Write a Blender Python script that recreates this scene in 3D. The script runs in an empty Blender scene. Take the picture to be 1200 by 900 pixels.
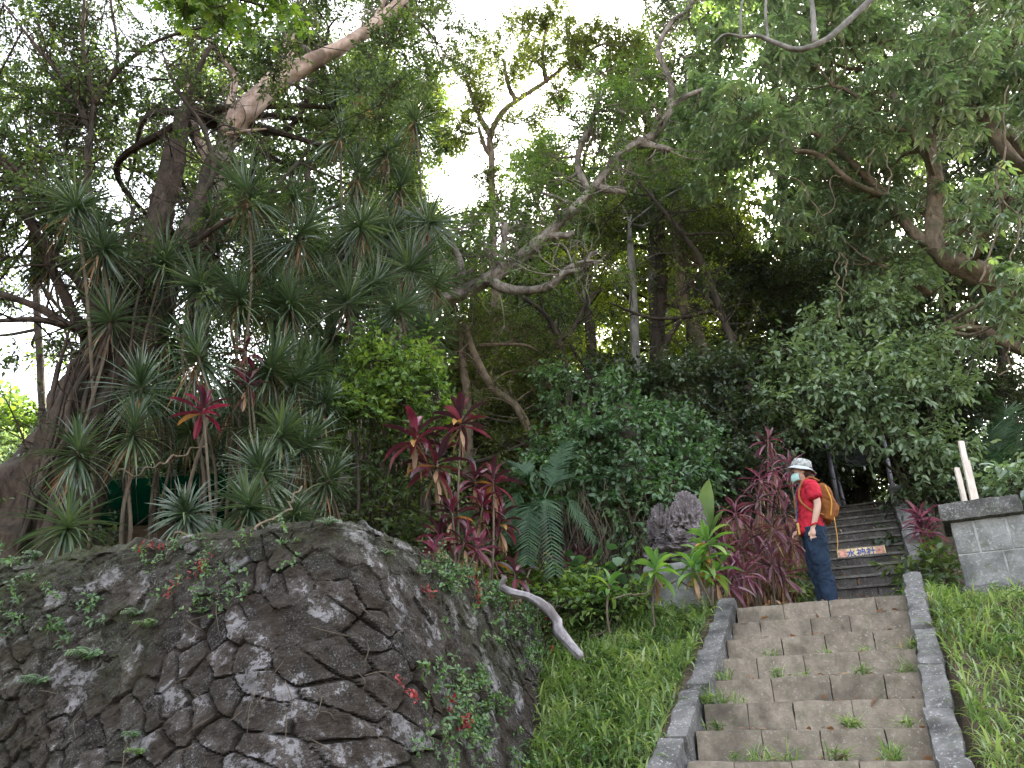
import bpy, math, random
import numpy as np
from mathutils import Vector, Matrix
R = math.radians
sc = bpy.context.scene
COL = sc.collection

# ------------------------------------------------------------------ camera
PITCH = R(26); FPX = 906.0
cam_d = bpy.data.cameras.new('camera'); cam = bpy.data.objects.new('camera', cam_d); COL.objects.link(cam)
cam_d.sensor_width = 36; cam_d.lens = 36 * FPX / 1200; cam_d.clip_start = .05; cam_d.clip_end = 3000
cam.location = (0, 0, 0); cam.rotation_euler = (R(90) + PITCH, 0, 0); sc.camera = cam
# ------------------------------------------------------------------ world, sun, exposure
SUN_EL, SUN_AZ = R(38), R(24)
w = bpy.data.worlds.new('World'); sc.world = w; w.use_nodes = True
nt = w.node_tree; bg = nt.nodes['Background']
sky = nt.nodes.new('ShaderNodeTexSky'); sky.sky_type = 'NISHITA'; sky.sun_disc = False
sky.sun_elevation = SUN_EL; sky.sun_rotation = SUN_AZ; sky.air_density = 1.0; sky.dust_density = 4.0; sky.ozone_density = 1.0
hs = nt.nodes.new('ShaderNodeHueSaturation'); hs.inputs['Saturation'].default_value = .35; hs.inputs['Value'].default_value = 1.0
nt.links.new(sky.outputs[0], hs.inputs['Color']); nt.links.new(hs.outputs[0], bg.inputs[0]); bg.inputs[1].default_value = .15
sl = bpy.data.lights.new('sun', 'SUN'); sl.energy = 4.5; sl.angle = R(1.5); sl.color = (1, .9, .72)
so = bpy.data.objects.new('sun', sl); COL.objects.link(so)
sd = Vector((math.sin(SUN_AZ) * math.cos(SUN_EL), math.cos(SUN_AZ) * math.cos(SUN_EL), math.sin(SUN_EL)))
so.rotation_euler = sd.to_track_quat('Z', 'Y').to_euler(); so.location = sd * 60
vs = sc.view_settings; vs.view_transform = 'Standard'; vs.look = 'None'; vs.gamma = 1; vs.use_curve_mapping = False
vs.exposure = 2.95
cy = sc.cycles
cy.max_bounces = 7; cy.diffuse_bounces = 4; cy.glossy_bounces = 2; cy.transmission_bounces = 4; cy.transparent_max_bounces = 4
cy.caustics_reflective = False; cy.caustics_refractive = False; cy.use_denoising = True; cy.sample_clamp_indirect = 4
cy.use_adaptive_sampling = True; cy.adaptive_threshold = .02

# ------------------------------------------------------------------ geometry helpers
rng = np.random.default_rng(7)
CP, SP = math.cos(PITCH), math.sin(PITCH)
def P(px, py, D):
    a = px - 600; b = 450 - py
    f = FPX * CP - b * SP; u = FPX * SP + b * CP
    return np.array((a / f * D, D, u / f * D))
def PR(px, py, D):                                  # metres per photo pixel at that point
    b = 450 - py
    return D / (FPX * CP - b * SP)
def nrm(v):
    v = np.asarray(v, float); return v / np.maximum(np.linalg.norm(v, axis=-1, keepdims=True), 1e-9)
def hash3(i, j, k, s):
    h = (i * 374761393 + j * 668265263 + k * 2147483647 + s * 1274126177) & 0xffffffff
    h = ((h ^ (h >> 13)) * 1274126177) & 0xffffffff
    return ((h ^ (h >> 16)) & 0xffffff) / float(0xffffff)
def vnoise(p, s=0):
    p = np.asarray(p, float); i = np.floor(p).astype(np.int64); f = p - i; f = f * f * (3 - 2 * f)
    o = 0
    for dx in (0, 1):
        for dy in (0, 1):
            for dz in (0, 1):
                wgt = (f[..., 0] if dx else 1 - f[..., 0]) * (f[..., 1] if dy else 1 - f[..., 1]) * (f[..., 2] if dz else 1 - f[..., 2])
                o = o + wgt * hash3(i[..., 0] + dx, i[..., 1] + dy, i[..., 2] + dz, s)
    return o * 2 - 1
def fbm(p, s=0, o=4):
    t = 0; a = 1; p = np.asarray(p, float)
    for k in range(o): t = t + a * vnoise(p * 2 ** k, s + k * 17); a *= .5
    return t
def sstep(a, b, x):
    t = np.clip((x - a) / (b - a), 0, 1); return t * t * (3 - 2 * t)

class MB:
    def __init__(s): s.V = []; s.F = []; s.n = 0
    def add(s, V, F, m=0):
        V = np.asarray(V, float).reshape(-1, 3)
        if isinstance(F, np.ndarray): s.F.append((F + s.n, m))
        else:
            for k in (3, 4):
                g = [f for f in F if len(f) == k]
                if g: s.F.append((np.array(g) + s.n, m))
            for f in F:
                if len(f) > 4: s.F.append((np.array([f]) + s.n, m))
        s.V.append(V); s.n += len(V); return s
    def build(s, name, mats, parent=None, smooth=False, attr=None):
        me = bpy.data.meshes.new(name)
        V = np.concatenate(s.V) if s.V else np.zeros((0, 3))
        if parent is not None: V = V - np.array(parent.location)
        me.vertices.add(len(V)); me.vertices.foreach_set('co', V.astype(np.float32).ravel())
        L = np.concatenate([f.ravel() for f, m in s.F]); T = np.concatenate([np.full(len(f), f.shape[1]) for f, m in s.F])
        M = np.concatenate([np.full(len(f), m) for f, m in s.F])
        me.loops.add(len(L)); me.polygons.add(len(T))
        me.loops.foreach_set('vertex_index', L.astype(np.int32))
        me.polygons.foreach_set('loop_start', (np.cumsum(T) - T).astype(np.int32)); me.polygons.foreach_set('loop_total', T.astype(np.int32))
        for m in (mats if isinstance(mats, (list, tuple)) else [mats]): me.materials.append(m)
        me.polygons.foreach_set('material_index', M.astype(np.int32))
        me.polygons.foreach_set('use_smooth', np.full(len(T), smooth))
        if attr:
            for an, av in attr.items():
                at = me.attributes.new(an, 'FLOAT', 'POINT'); at.data.foreach_set('value', av.astype(np.float32))
        me.update(calc_edges=True); me.validate()
        o = bpy.data.objects.new(name, me); COL.objects.link(o)
        if parent is not None: o.parent = parent
        return o
def tag(o, label=None, cat=None, group=None, kind=None):
    if label: o['label'] = label
    if cat: o['category'] = cat
    if group: o['group'] = group
    if kind: o['kind'] = kind
    return o
def empty(name, loc, label, cat, group=None):
    o = bpy.data.objects.new(name, None); COL.objects.link(o); o.empty_display_size = .2
    o.location = [float(c) for c in loc]; return tag(o, label, cat, group)

def spline(pts, n=8):
    p = np.asarray(pts, float)
    if len(p) < 3: return np.array([p[0] + (p[-1] - p[0]) * t for t in np.linspace(0, 1, n)])
    q = np.vstack([2 * p[0] - p[1], p, 2 * p[-1] - p[-2]]); out = []
    for i in range(1, len(q) - 2):
        for t in np.linspace(0, 1, n, endpoint=False):
            a, b, c, d = q[i - 1], q[i], q[i + 1], q[i + 2]
            out.append(.5 * (2 * b + (c - a) * t + (2 * a - 5 * b + 4 * c - d) * t * t + (3 * b - a - 3 * c + d) * t ** 3))
    out.append(q[-2]); return np.array(out)
def tube(mb, pts, rad, seg=10, rough=0., m=0, n=6, seed=0, freq=4., smooth=True, flat=None):
    """tapered tube through 3-D points, roughened like bark"""
    pr = np.column_stack([np.asarray(pts, float), np.asarray(rad, float)])
    s = spline(pr, n) if smooth else pr
    c, r = s[:, :3], np.maximum(s[:, 3], 5e-4)
    t = nrm(np.gradient(c, axis=0)); u = np.cross(t[0], (0, 0, 1.)); 
    if np.linalg.norm(u) < .1: u = np.cross(t[0], (1., 0, 0))
    U = []
    for k in range(len(c)):
        u = u - t[k] * np.dot(u, t[k]); u = u / np.linalg.norm(u); U.append(u)
    U = np.array(U); W = np.cross(t, U)
    a = np.linspace(0, 2 * math.pi, seg, endpoint=False)
    rr = r[:, None] * np.ones(seg)
    d = U[:, None] * np.cos(a)[None, :, None] + W[:, None] * np.sin(a)[None, :, None]
    if rough:
        q = c[:, None] * freq * .35 + d * 1.6 + seed
        rr = rr * (1 + rough * fbm(q, seed, 3))
        if seg > 11: rr = rr * (1 + min(rough, .3) * .45 * fbm(d * 4.2 + c[:, None] * .9, seed + 3, 3) + min(rough, .2) * .3 * fbm(c[:, None] * 9 + d * 2, seed + 5, 2))
    V = c[:, None] + d * rr[..., None]
    if flat is not None: V = V * flat[0] + np.array(flat[1])
    K = len(c); i = np.arange(K - 1)[:, None] * seg; j = np.arange(seg)[None]; j2 = (j + 1) % seg
    F = np.stack([i + j, i + j2, i + seg + j2, i + seg + j], -1).reshape(-1, 4)
    V = V.reshape(-1, 3); V = np.vstack([V, c[0] - t[0] * r[0] * .3, c[-1] + t[-1] * r[-1] * .4])
    mb.add(V, F, m); mb.F.append((np.stack([np.full(seg, K * seg), np.roll(np.arange(seg), -1), np.arange(seg)], -1) + mb.n - len(V), m))
    mb.F.append((np.stack([np.full(seg, K * seg + 1), (K - 1) * seg + np.arange(seg), (K - 1) * seg + np.roll(np.arange(seg), -1)], -1) + mb.n - len(V), m))
def prisms(mb, A, B, r0, r1, m=0):
    """many thin three-sided twigs at once"""
    A = np.asarray(A, float); B = np.asarray(B, float); N = len(A)
    if not N: return
    t = nrm(B - A); u = nrm(np.cross(t, np.where(np.abs(t[:, 2:3]) > .9, (1., 0, 0), (0, 0, 1.)))); v = np.cross(t, u)
    a = np.array([0, 2.09, 4.19]); ring = u[:, None] * np.cos(a)[None, :, None] + v[:, None] * np.sin(a)[None, :, None]
    r0 = np.broadcast_to(r0, N)[:, None, None]; r1 = np.broadcast_to(r1, N)[:, None, None]
    V = np.concatenate([A[:, None] + ring * r0, B[:, None] + ring * r1], 1)
    f = np.array([[0, 1, 4, 3], [1, 2, 5, 4], [2, 0, 3, 5]])
    mb.add(V, (np.arange(N)[:, None, None] * 6 + f).reshape(-1, 4), m)
T_QUAD = (np.array([(0, 0, 0), (.42, .5, .03), (1, 0, -.1), (.42, -.5, .03)]), np.array([[0, 3, 2, 1]]))
T_FOLD = (np.array([(0, 0, 0), (.3, .42, .06), (.68, .36, .0), (1, 0, -.16), (.68, -.36, .0), (.3, -.42, .06), (.35, 0, 0), (.7, 0, -.05)]),
          np.array([[0, 6, 1, 1], [0, 5, 6, 6], [1, 6, 7, 2], [6, 5, 4, 7], [2, 7, 3, 3], [7, 4, 3, 3]]))
def tmpl_faces(F): return [f for f in ([list(dict.fromkeys(r)) for r in F.tolist()])]
def leaves(mb, pos, ax, up, L, W, T=T_QUAD, m=0):
    N = len(pos)
    if not N: return
    ax = nrm(ax); sd = nrm(np.cross(up, ax)); nn = np.cross(ax, sd)
    L = np.broadcast_to(L, N)[:, None, None]; W = np.broadcast_to(W, N)[:, None, None]
    t = T[0]; V = pos[:, None] + ax[:, None] * t[None, :, 0:1] * L + sd[:, None] * t[None, :, 1:2] * W + nn[:, None] * t[None, :, 2:3] * L
    k = len(t); base = np.arange(N)[:, None, None] * k; n0 = mb.n
    mb.V.append(V.reshape(-1, 3)); mb.n += N * k
    fs = tmpl_faces(T[1])
    for c in (3, 4):
        g = [f for f in fs if len(f) == c]
        if g: mb.F.append(((base + np.array(g)[None]).reshape(-1, c) + n0, m))
def straps(mb, base, hd, th0, curl, L, W, n=5, m=0, prof=None, fold=.25, up=(0, 0, 1.)):
    """long arching leaves: base (N,3), horizontal heading, start angle, bend, length, width"""
    N = len(base); hd = nrm(hd); up = np.broadcast_to(nrm(np.asarray(up, float)), (N, 3))
    sd = nrm(np.cross(hd, up)); L = np.broadcast_to(L, N); W = np.broadcast_to(W, N)
    prof = np.array(prof if prof is not None else [.35, .8, 1, .95, .7, .03]); 
    prof = np.interp(np.linspace(0, 1, n + 1), np.linspace(0, 1, len(prof)), prof)
    p = base.astype(float).copy(); rows = []
    for k in range(n + 1):
        th = th0 - curl * (k / n) ** 1.3
        d = hd * np.cos(th)[:, None] + up * np.sin(th)[:, None]; nn = np.cross(sd, d)
        wv = (sd * (W * prof[k] * .5)[:, None]); lift = nn * (W * prof[k] * fold)[:, None]
        rows.append(np.stack([p + wv + lift, p, p - wv + lift], 1)); p = p + d * (L / n)[:, None]
    V = np.stack(rows, 1).reshape(-1, 3)            # N, n+1, 3
    k = (n + 1) * 3; f = []
    for i in range(n):
        for j in (0, 1): f.append([i * 3 + j, i * 3 + j + 1, i * 3 + j + 4, i * 3 + j + 3])
    mb.add(V, (np.arange(N)[:, None, None] * k + np.array(f)).reshape(-1, 4), m)
def rndir(N, g=None):
    g = g or rng; return nrm(g.normal(size=(N, 3)))
def box(mb, c, sx, sy, sz, M=None, m=0):
    v = np.array([(x, y, z) for x in (-.5, .5) for y in (-.5, .5) for z in (-.5, .5)]) * (sx, sy, sz)
    if M is not None: v = v @ np.asarray(M).T
    mb.add(v + c, np.array([[0, 1, 3, 2], [4, 6, 7, 5], [0, 4, 5, 1], [2, 3, 7, 6], [0, 2, 6, 4], [1, 5, 7, 3]]), m)
def rough_box(mb, c, size, M=None, amp=.012, rad=.02, res=.05, seed=0, m=0, freq=6.):
    """stone block: rounded, uneven corners and faces"""
    h = np.array(size) / 2; rad = min(rad, h.min() * .9)
    for ax in range(3):
        for sg in (-1, 1):
            b, d = [(1, 2), (2, 0), (0, 1)][ax]
            nb = max(2, int(size[b] / res)); nd = max(2, int(size[d] / res))
            gb, gd = np.meshgrid(np.linspace(-h[b], h[b], nb + 1), np.linspace(-h[d], h[d], nd + 1), indexing='ij')
            v = np.zeros(gb.shape + (3,)); v[..., ax] = sg * h[ax]; v[..., b] = gb; v[..., d] = gd
            inner = np.clip(v, -(h - rad), h - rad); dd = v - inner
            v = inner + nrm(dd) * rad
            w_ = v @ np.asarray(M).T if M is not None else v
            w_ = w_ + c; dis = fbm(w_ * freq, seed, 4)[..., None] * amp
            nn = nrm(dd); nn = nn @ np.asarray(M).T if M is not None else nn
            w_ = w_ + nn * dis
            i = np.arange(nb)[:, None] * (nd + 1) + np.arange(nd)[None]
            f = np.stack([i, i + nd + 1, i + nd + 2, i + 1], -1).reshape(-1, 4)
            if sg < 0: f = f[:, ::-1]
            mb.add(w_.reshape(-1, 3), f, m)

# ------------------------------------------------------------------ material helpers
def newmat(name):
    m = bpy.data.materials.new(name); m.use_nodes = True; t = m.node_tree
    return m, t, t.nodes['Principled BSDF'], t.nodes['Material Output']
def nd(t, kind, **kw):
    n = t.nodes.new(kind)
    for k, v in kw.items():
        if k in n.inputs: n.inputs[k].default_value = v
        else: setattr(n, k, v)
    return n
def ramp(t, fac, stops, interp='LINEAR'):
    r = t.nodes.new('ShaderNodeValToRGB'); r.color_ramp.interpolation = interp
    e = r.color_ramp.elements
    while len(e) < len(stops): e.new(.5)
    for q, (p, c) in zip(e, stops): q.position = p; q.color = (*c, 1) if len(c) == 3 else c
    t.links.new(fac, r.inputs[0]); return r.outputs[0]
def mix(t, fac, a, b, mode='MIX'):
    n = t.nodes.new('ShaderNodeMix'); n.data_type = 'RGBA'; n.blend_type = mode
    for s, v in ((0, fac), (6, a), (7, b)):
        if hasattr(v, 'links') or hasattr(v, 'is_linked'): t.links.new(v, n.inputs[s])
        else: n.inputs[s].default_value = v if s == 0 else (*v, 1)
    return n.outputs[2]
def coords(t, scale=(1, 1, 1)):
    tc = t.nodes.new('ShaderNodeNewGeometry'); mp = nd(t, 'ShaderNodeMapping'); mp.inputs['Scale'].default_value = scale
    t.links.new(tc.outputs['Position'], mp.inputs[0]); return mp.outputs[0]
def noise(t, co, scale, detail=5, rough=.6, dist=0):
    n = nd(t, 'ShaderNodeTexNoise', Scale=scale, Detail=detail, Roughness=rough, Distortion=dist); t.links.new(co, n.inputs['Vector']); return n.outputs[0]
def bump(t, b, h, strength=.5, dist=.02):
    n = nd(t, 'ShaderNodeBump', Strength=strength, Distance=dist); t.links.new(h, n.inputs['Height']); t.links.new(n.outputs[0], b.inputs['Normal'])
def leaf_mat(name, cols, trans=.35, tcol=None, rough=.42, clump=1.2, spec=.45, spots=0):
    cols = [(c[0] + .10 * max(0, c[1] - c[0]), c[1], c[2] + .10 * max(0, c[1] - c[2])) for c in cols]
    """cols: dark..light; each leaf picks its own shade, neighbouring leaves drift together"""
    m, t, b, out = newmat(name)
    g = t.nodes.new('ShaderNodeNewGeometry'); co = coords(t)
    nz = noise(t, co, clump, 2, .5)
    ma = nd(t, 'ShaderNodeMath', operation='MULTIPLY_ADD'); t.links.new(g.outputs['Random Per Island'], ma.inputs[0]); ma.inputs[1].default_value = .62
    mb_ = nd(t, 'ShaderNodeMath', operation='MULTIPLY_ADD'); t.links.new(nz, mb_.inputs[0]); mb_.inputs[1].default_value = 1.1; mb_.inputs[2].default_value = -.36
    t.links.new(mb_.outputs[0], ma.inputs[2])
    c = ramp(t, ma.outputs[0], [(i / (len(cols) - 1), k) for i, k in enumerate(cols)])
    if spots:
        n2 = noise(t, co, 60, 2, .5); c = mix(t, ramp(t, n2, [(.55, (0, 0, 0)), (.7, (spots, spots, spots))]), c, (.16, .11, .04))
    t.links.new(c, b.inputs['Base Color']); b.inputs['Roughness'].default_value = rough; b.inputs['Specular IOR Level'].default_value = spec
    tr = t.nodes.new('ShaderNodeBsdfTranslucent'); tc = mix(t, 1.0, c, tcol or (1.6, 1.9, .5), 'MULTIPLY'); t.links.new(tc, tr.inputs[0])
    ms = t.nodes.new('ShaderNodeMixShader'); ms.inputs[0].default_value = trans
    t.links.new(b.outputs[0], ms.inputs[1]); t.links.new(tr.outputs[0], ms.inputs[2]); t.links.new(ms.outputs[0], out.inputs[0]); return m
def bark_mat(name, a, b_, c=None, scale=6., lich=.55, lcol=(.3, .31, .27), bs=.6):
    m, t, b, out = newmat(name); co = coords(t, (1, 1, .35))
    n1 = noise(t, co, scale, 6, .65); n2 = noise(t, coords(t), scale * 4, 4, .7); n3 = noise(t, coords(t), 2.2, 5, .6)
    col = ramp(t, n1, [(.3, a), (.62, b_)]); col = mix(t, ramp(t, n2, [(lich, (0, 0, 0)), (lich + .12, (.8, .8, .8))]), col, lcol)
    if c: col = mix(t, ramp(t, n3, [(.5, (0, 0, 0)), (.62, (.8, .8, .8))]), col, c)
    t.links.new(col, b.inputs['Base Color']); b.inputs['Roughness'].default_value = .9; b.inputs['Specular IOR Level'].default_value = .2
    bump(t, b, n1, bs, .03); return m
def flat_mat(name, col, rough=.7, spec=.4, metal=0, nz=.15, scale=20, bs=0):
    m, t, b, out = newmat(name); co = coords(t); n = noise(t, co, scale, 4, .6)
    d = tuple(x * (1 - nz * 1.6) for x in col); l = tuple(min(1, x * (1 + nz)) for x in col)
    t.links.new(ramp(t, n, [(.3, d), (.7, l)]), b.inputs['Base Color'])
    b.inputs['Roughness'].default_value = rough; b.inputs['Specular IOR Level'].default_value = spec; b.inputs['Metallic'].default_value = metal
    if bs: bump(t, b, n, bs, .01)
    return m

M = {}
M['banyan_bark'] = bark_mat('banyan_bark', (.016, .012, .009), (.08, .058, .043), (.04, .036, .026), 13, .62, (.17, .14, .11), 1.)
M['dark_bark'] = bark_mat('dark_bark', (.02, .016, .012), (.075, .06, .045), None, 7, .66, (.13, .12, .1))
M['grey_bark'] = bark_mat('grey_bark', (.085, .07, .06), (.3, .26, .215), (.055, .052, .036), 14, .57, (.36, .34, .3), 1.)
M['pale_bark'] = bark_mat('pale_bark', (.32, .22, .17), (.6, .46, .38), (.14, .1, .075), 8, .62, (.1, .07, .05), .6)
M['tan_bark'] = bark_mat('tan_bark', (.07, .052, .036), (.21, .16, .11), (.07, .068, .04), 13, .6, (.27, .25, .19), 1.)
M['white_bark'] = bark_mat('white_bark', (.1, .095, .088), (.27, .255, .23), (.1, .1, .075), 9, .6, (.36, .35, .32), .6)
M['cane'] = bark_mat('cane', (.06, .048, .034), (.15, .12, .085), None, 12, .7, (.24, .2, .15))
M['dead_wood'] = bark_mat('dead_wood', (.16, .14, .15), (.4, .37, .37), (.1, .08, .07), 8, .58, (.5, .47, .46))
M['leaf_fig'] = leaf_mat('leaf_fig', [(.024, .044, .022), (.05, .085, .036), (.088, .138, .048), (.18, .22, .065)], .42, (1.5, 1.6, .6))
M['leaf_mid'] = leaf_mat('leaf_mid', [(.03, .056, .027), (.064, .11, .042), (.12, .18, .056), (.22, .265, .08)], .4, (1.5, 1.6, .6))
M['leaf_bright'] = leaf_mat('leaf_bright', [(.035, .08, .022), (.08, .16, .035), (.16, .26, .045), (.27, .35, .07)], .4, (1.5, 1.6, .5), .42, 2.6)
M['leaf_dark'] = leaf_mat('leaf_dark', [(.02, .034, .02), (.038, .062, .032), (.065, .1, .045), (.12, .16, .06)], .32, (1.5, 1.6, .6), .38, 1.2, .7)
M['leaf_blue'] = leaf_mat('leaf_blue', [(.035, .07, .036), (.075, .14, .068), (.13, .215, .1), (.22, .31, .14)], .28, (1.2, 1.8, .6), .38)
M['leaf_palmate'] = leaf_mat('leaf_palmate', [(.065, .1, .07), (.135, .2, .13), (.23, .32, .21), (.36, .43, .22)], .24, (1.5, 1.8, .6), .3, .9, 1.)
M['leaf_pale'] = leaf_mat('leaf_pale', [(.07, .12, .07), (.15, .225, .125), (.25, .34, .19), (.38, .46, .28)], .3, (1.4, 1.6, .6), .38, 1.5, .6)
M['leaf_sunlit'] = leaf_mat('leaf_sunlit', [(.07, .11, .02), (.15, .19, .03), (.26, .29, .05), (.4, .39, .08)], .5)  # yellow glow of backlit, sunlit foliage put into the leaf colour
M['leaf_olive'] = leaf_mat('leaf_olive', [(.035, .048, .02), (.07, .09, .03), (.12, .135, .045), (.2, .2, .07)], .45)
M['leaf_dracaena'] = leaf_mat('leaf_dracaena', [(.024, .044, .024), (.05, .085, .045), (.095, .14, .07), (.19, .24, .09)], .2, (1.4, 1.7, .6), .3, 2., .8)
M['leaf_ti_red'] = leaf_mat('leaf_ti_red', [(.022, .018, .02), (.04, .018, .024), (.065, .02, .03), (.14, .024, .045), (.24, .06, .1), (.12, .07, .06)], .26, (1.6, .8, .8), .28, 3., .9)
M['leaf_ti_pink'] = leaf_mat('leaf_ti_pink', [(.04, .024, .028), (.1, .04, .055), (.2, .07, .11), (.32, .17, .22), (.3, .27, .22)], .35, (1.8, .9, 1.), .34, 6., .6)
M['leaf_ti_purple'] = leaf_mat('leaf_ti_purple', [(.03, .027, .026), (.07, .042, .045), (.14, .065, .08), (.24, .13, .16), (.22, .19, .12)], .3, (1.8, .9, 1.), .4, 5.)
M['leaf_ti_green'] = leaf_mat('leaf_ti_green', [(.05, .12, .03), (.1, .22, .05), (.2, .34, .07), (.4, .46, .15)], .35, None, .32, 5.)
M['leaf_dead'] = leaf_mat('leaf_dead', [(.08, .05, .03), (.19, .12, .07), (.33, .2, .1), (.42, .3, .18)], .35, (1.4, 1., .6), .7, 6.)
M['leaf_gold'] = leaf_mat('leaf_gold', [(.25, .12, .03), (.45, .24, .04), (.5, .32, .1)], .35, (1.4, 1., .5), .6, 6.)
M['palm'] = leaf_mat('palm', [(.015, .045, .02), (.035, .085, .035), (.065, .14, .05)], .25, None, .45, 3., .35)
M['leaf_ti_hot'] = leaf_mat('leaf_ti_hot', [(.03, .016, .022), (.09, .018, .035), (.2, .025, .06), (.26, .06, .1)], .35, (1.8, .8, .9), .3, 3., .7)
M['grass'] = leaf_mat('grass', [(.06, .11, .04), (.125, .2, .065), (.2, .29, .095), (.31, .39, .16), (.42, .44, .26)], .35, (1.4, 1.6, .5), .38, 2.5)
M['vine_leaf'] = leaf_mat('vine_leaf', [(.03, .07, .025), (.06, .13, .04), (.1, .2, .06), (.2, .28, .09)], .3, None, .4, 4.)
M['vine_red'] = leaf_mat('vine_red', [(.12, .015, .02), (.28, .03, .03), (.4, .07, .06)], .3, (1.6, .8, .8), .4, 6.)
M['moss'] = leaf_mat('moss', [(.05, .09, .015), (.1, .16, .02), (.2, .26, .03)], .2, None, .8, 6., .1)
# ------------------------------------------------------------------ terrain, wall, stairs
A_ = np.array((math.sin(R(25.8)), math.cos(R(25.8)))); B_ = np.array((math.cos(R(25.8)), -math.sin(R(25.8))))
RISE, GO, S0 = .19, .327, 5.51
def ST(s, t, z): p = A_ * s + B_ * t; return np.array((p[0], p[1], z))
def st_of(x, y): return x * A_[0] + y * A_[1], x * B_[0] + y * B_[1]
WALL = [(-14, 9.5), (-9, 7.6), (-6, 6.35), (-3.65, 5.5), (-2.28, 5.1), (-1.5, 4.74), (-1.12, 4.64), (-.88, 4.85), (-.62, 5.5), (-.28, 6.4), (.05, 7.4), (.35, 8.4), (.75, 9.6)]
wp = spline(WALL, 24)
def wall_sd(x, y):
    """distance to the wall's top line, positive behind it (terrace side)"""
    q = np.stack([x, y], -1).reshape(-1, 1, 2); a, b = wp[:-1], wp[1:]; ab = b - a
    best = np.full(len(q), 1e9); sg = np.ones(len(q))
    for k in range(0, len(a), 1):
        t = np.clip(((q[:, 0] - a[k]) @ ab[k]) / (ab[k] @ ab[k]), 0, 1); d = q[:, 0] - a[k] - t[:, None] * ab[k]
        dist = np.hypot(d[:, 0], d[:, 1]); cr = ab[k][0] * d[:, 1] - ab[k][1] * d[:, 0]; u = dist < best
        best = np.where(u, dist, best); sg = np.where(u, np.sign(cr), sg)
    return (best * sg).reshape(np.shape(x))
def terr(x, y):
    x = np.asarray(x, float); y = np.asarray(y, float)
    s, t = st_of(x, y)
    slope = np.interp(s, [2.9, 3.2, 5.51, 7.75, 8.1, 9.6, 13.6, 14.5, 20, 30, 60, 400], [-1.55, -1.42, -.06, 1.22, 1.28, 1.3, 3.7, 3.85, 4.6, 5.2, 4., 0])
    left = np.interp(y, [0, 6, 9, 14, 22, 35, 80, 400], [1.2, 1.25, 1.35, 2.4, 3.6, 3.0, 1., 0])
    k = sstep(.0, .35, wall_sd(x, y)) * sstep(10.5, 8.6, y); far = sstep(8.6, 10.5, y)
    lw = sstep(2.5, -.5, x); base = slope * (1 - far * lw) + left * far * lw
    h = base * (1 - k) + np.maximum(left, np.minimum(slope, 1.3)) * k
    h = h + .04 * fbm(np.stack([x * 1.3, y * 1.3, 0 * x], -1), 5, 3) * (1 - .6 * sstep(1.7, 1.2, np.abs(t + .6)))
    # cut for stairs
    st = sstep(.95, .80, np.abs(t + .64)) * (s > 2.5) * (s < 9.9)
    h = h + .1 * sstep(1.15, .93, np.abs(t + .64)) * (1 - st) * (s < 8.2) - .14 * st
    st2 = sstep(.85, .7, np.abs(t + .3)) * sstep(9.3, 9.8, s) * sstep(15.5, 15.0, s)
    return h - .25 * st2
def tz(x, y): return float(terr(np.array([x]), np.array([y]))[0])
def G(px, py, D, sink=0.):
    p = P(px, py, D); p[2] = tz(p[0], p[1]) - sink; return p

def soil_mat():
    m, t, b, o = newmat('soil'); co = coords(t)
    n = noise(t, co, 3, 8, .7); n2 = noise(t, co, 40, 4, .7)
    c = ramp(t, n, [(.3, (.03, .024, .016)), (.55, (.075, .055, .035)), (.75, (.05, .06, .02))])
    c = mix(t, ramp(t, n2, [(.5, (0, 0, 0)), (.6, (.7, .7, .7))]), c, (.14, .1, .06))
    t.links.new(c, b.inputs['Base Color']); b.inputs['Roughness'].default_value = .95; bump(t, b, n2, .7, .03); return m
M['soil'] = soil_mat()
def grid_axis(lo, hi, fine_lo, fine_hi, step, nout):
    a = np.arange(fine_lo, fine_hi + 1e-6, step)
    l = fine_lo - np.geomspace(step, fine_lo - lo, nout)[::-1]; r = fine_hi + np.geomspace(step, hi - fine_hi, nout)
    return np.concatenate([l, a, r])
gx = grid_axis(-500, 500, -7, 9, .09, 26); gy = grid_axis(-500, 600, 2, 16, .09, 26)
X, Y = np.meshgrid(gx, gy, indexing='ij'); Z = terr(X, Y)
mb = MB(); nx, ny = X.shape; i = np.arange(nx - 1)[:, None] * ny + np.arange(ny - 1)[None]
mb.add(np.stack([X, Y, Z], -1), np.stack([i, i + ny, i + ny + 1, i + 1], -1).reshape(-1, 4))
tag(mb.build('ground', M['soil'], smooth=True), 'dark leaf-strewn soil of the wooded slope', None, None, 'structure')

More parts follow.
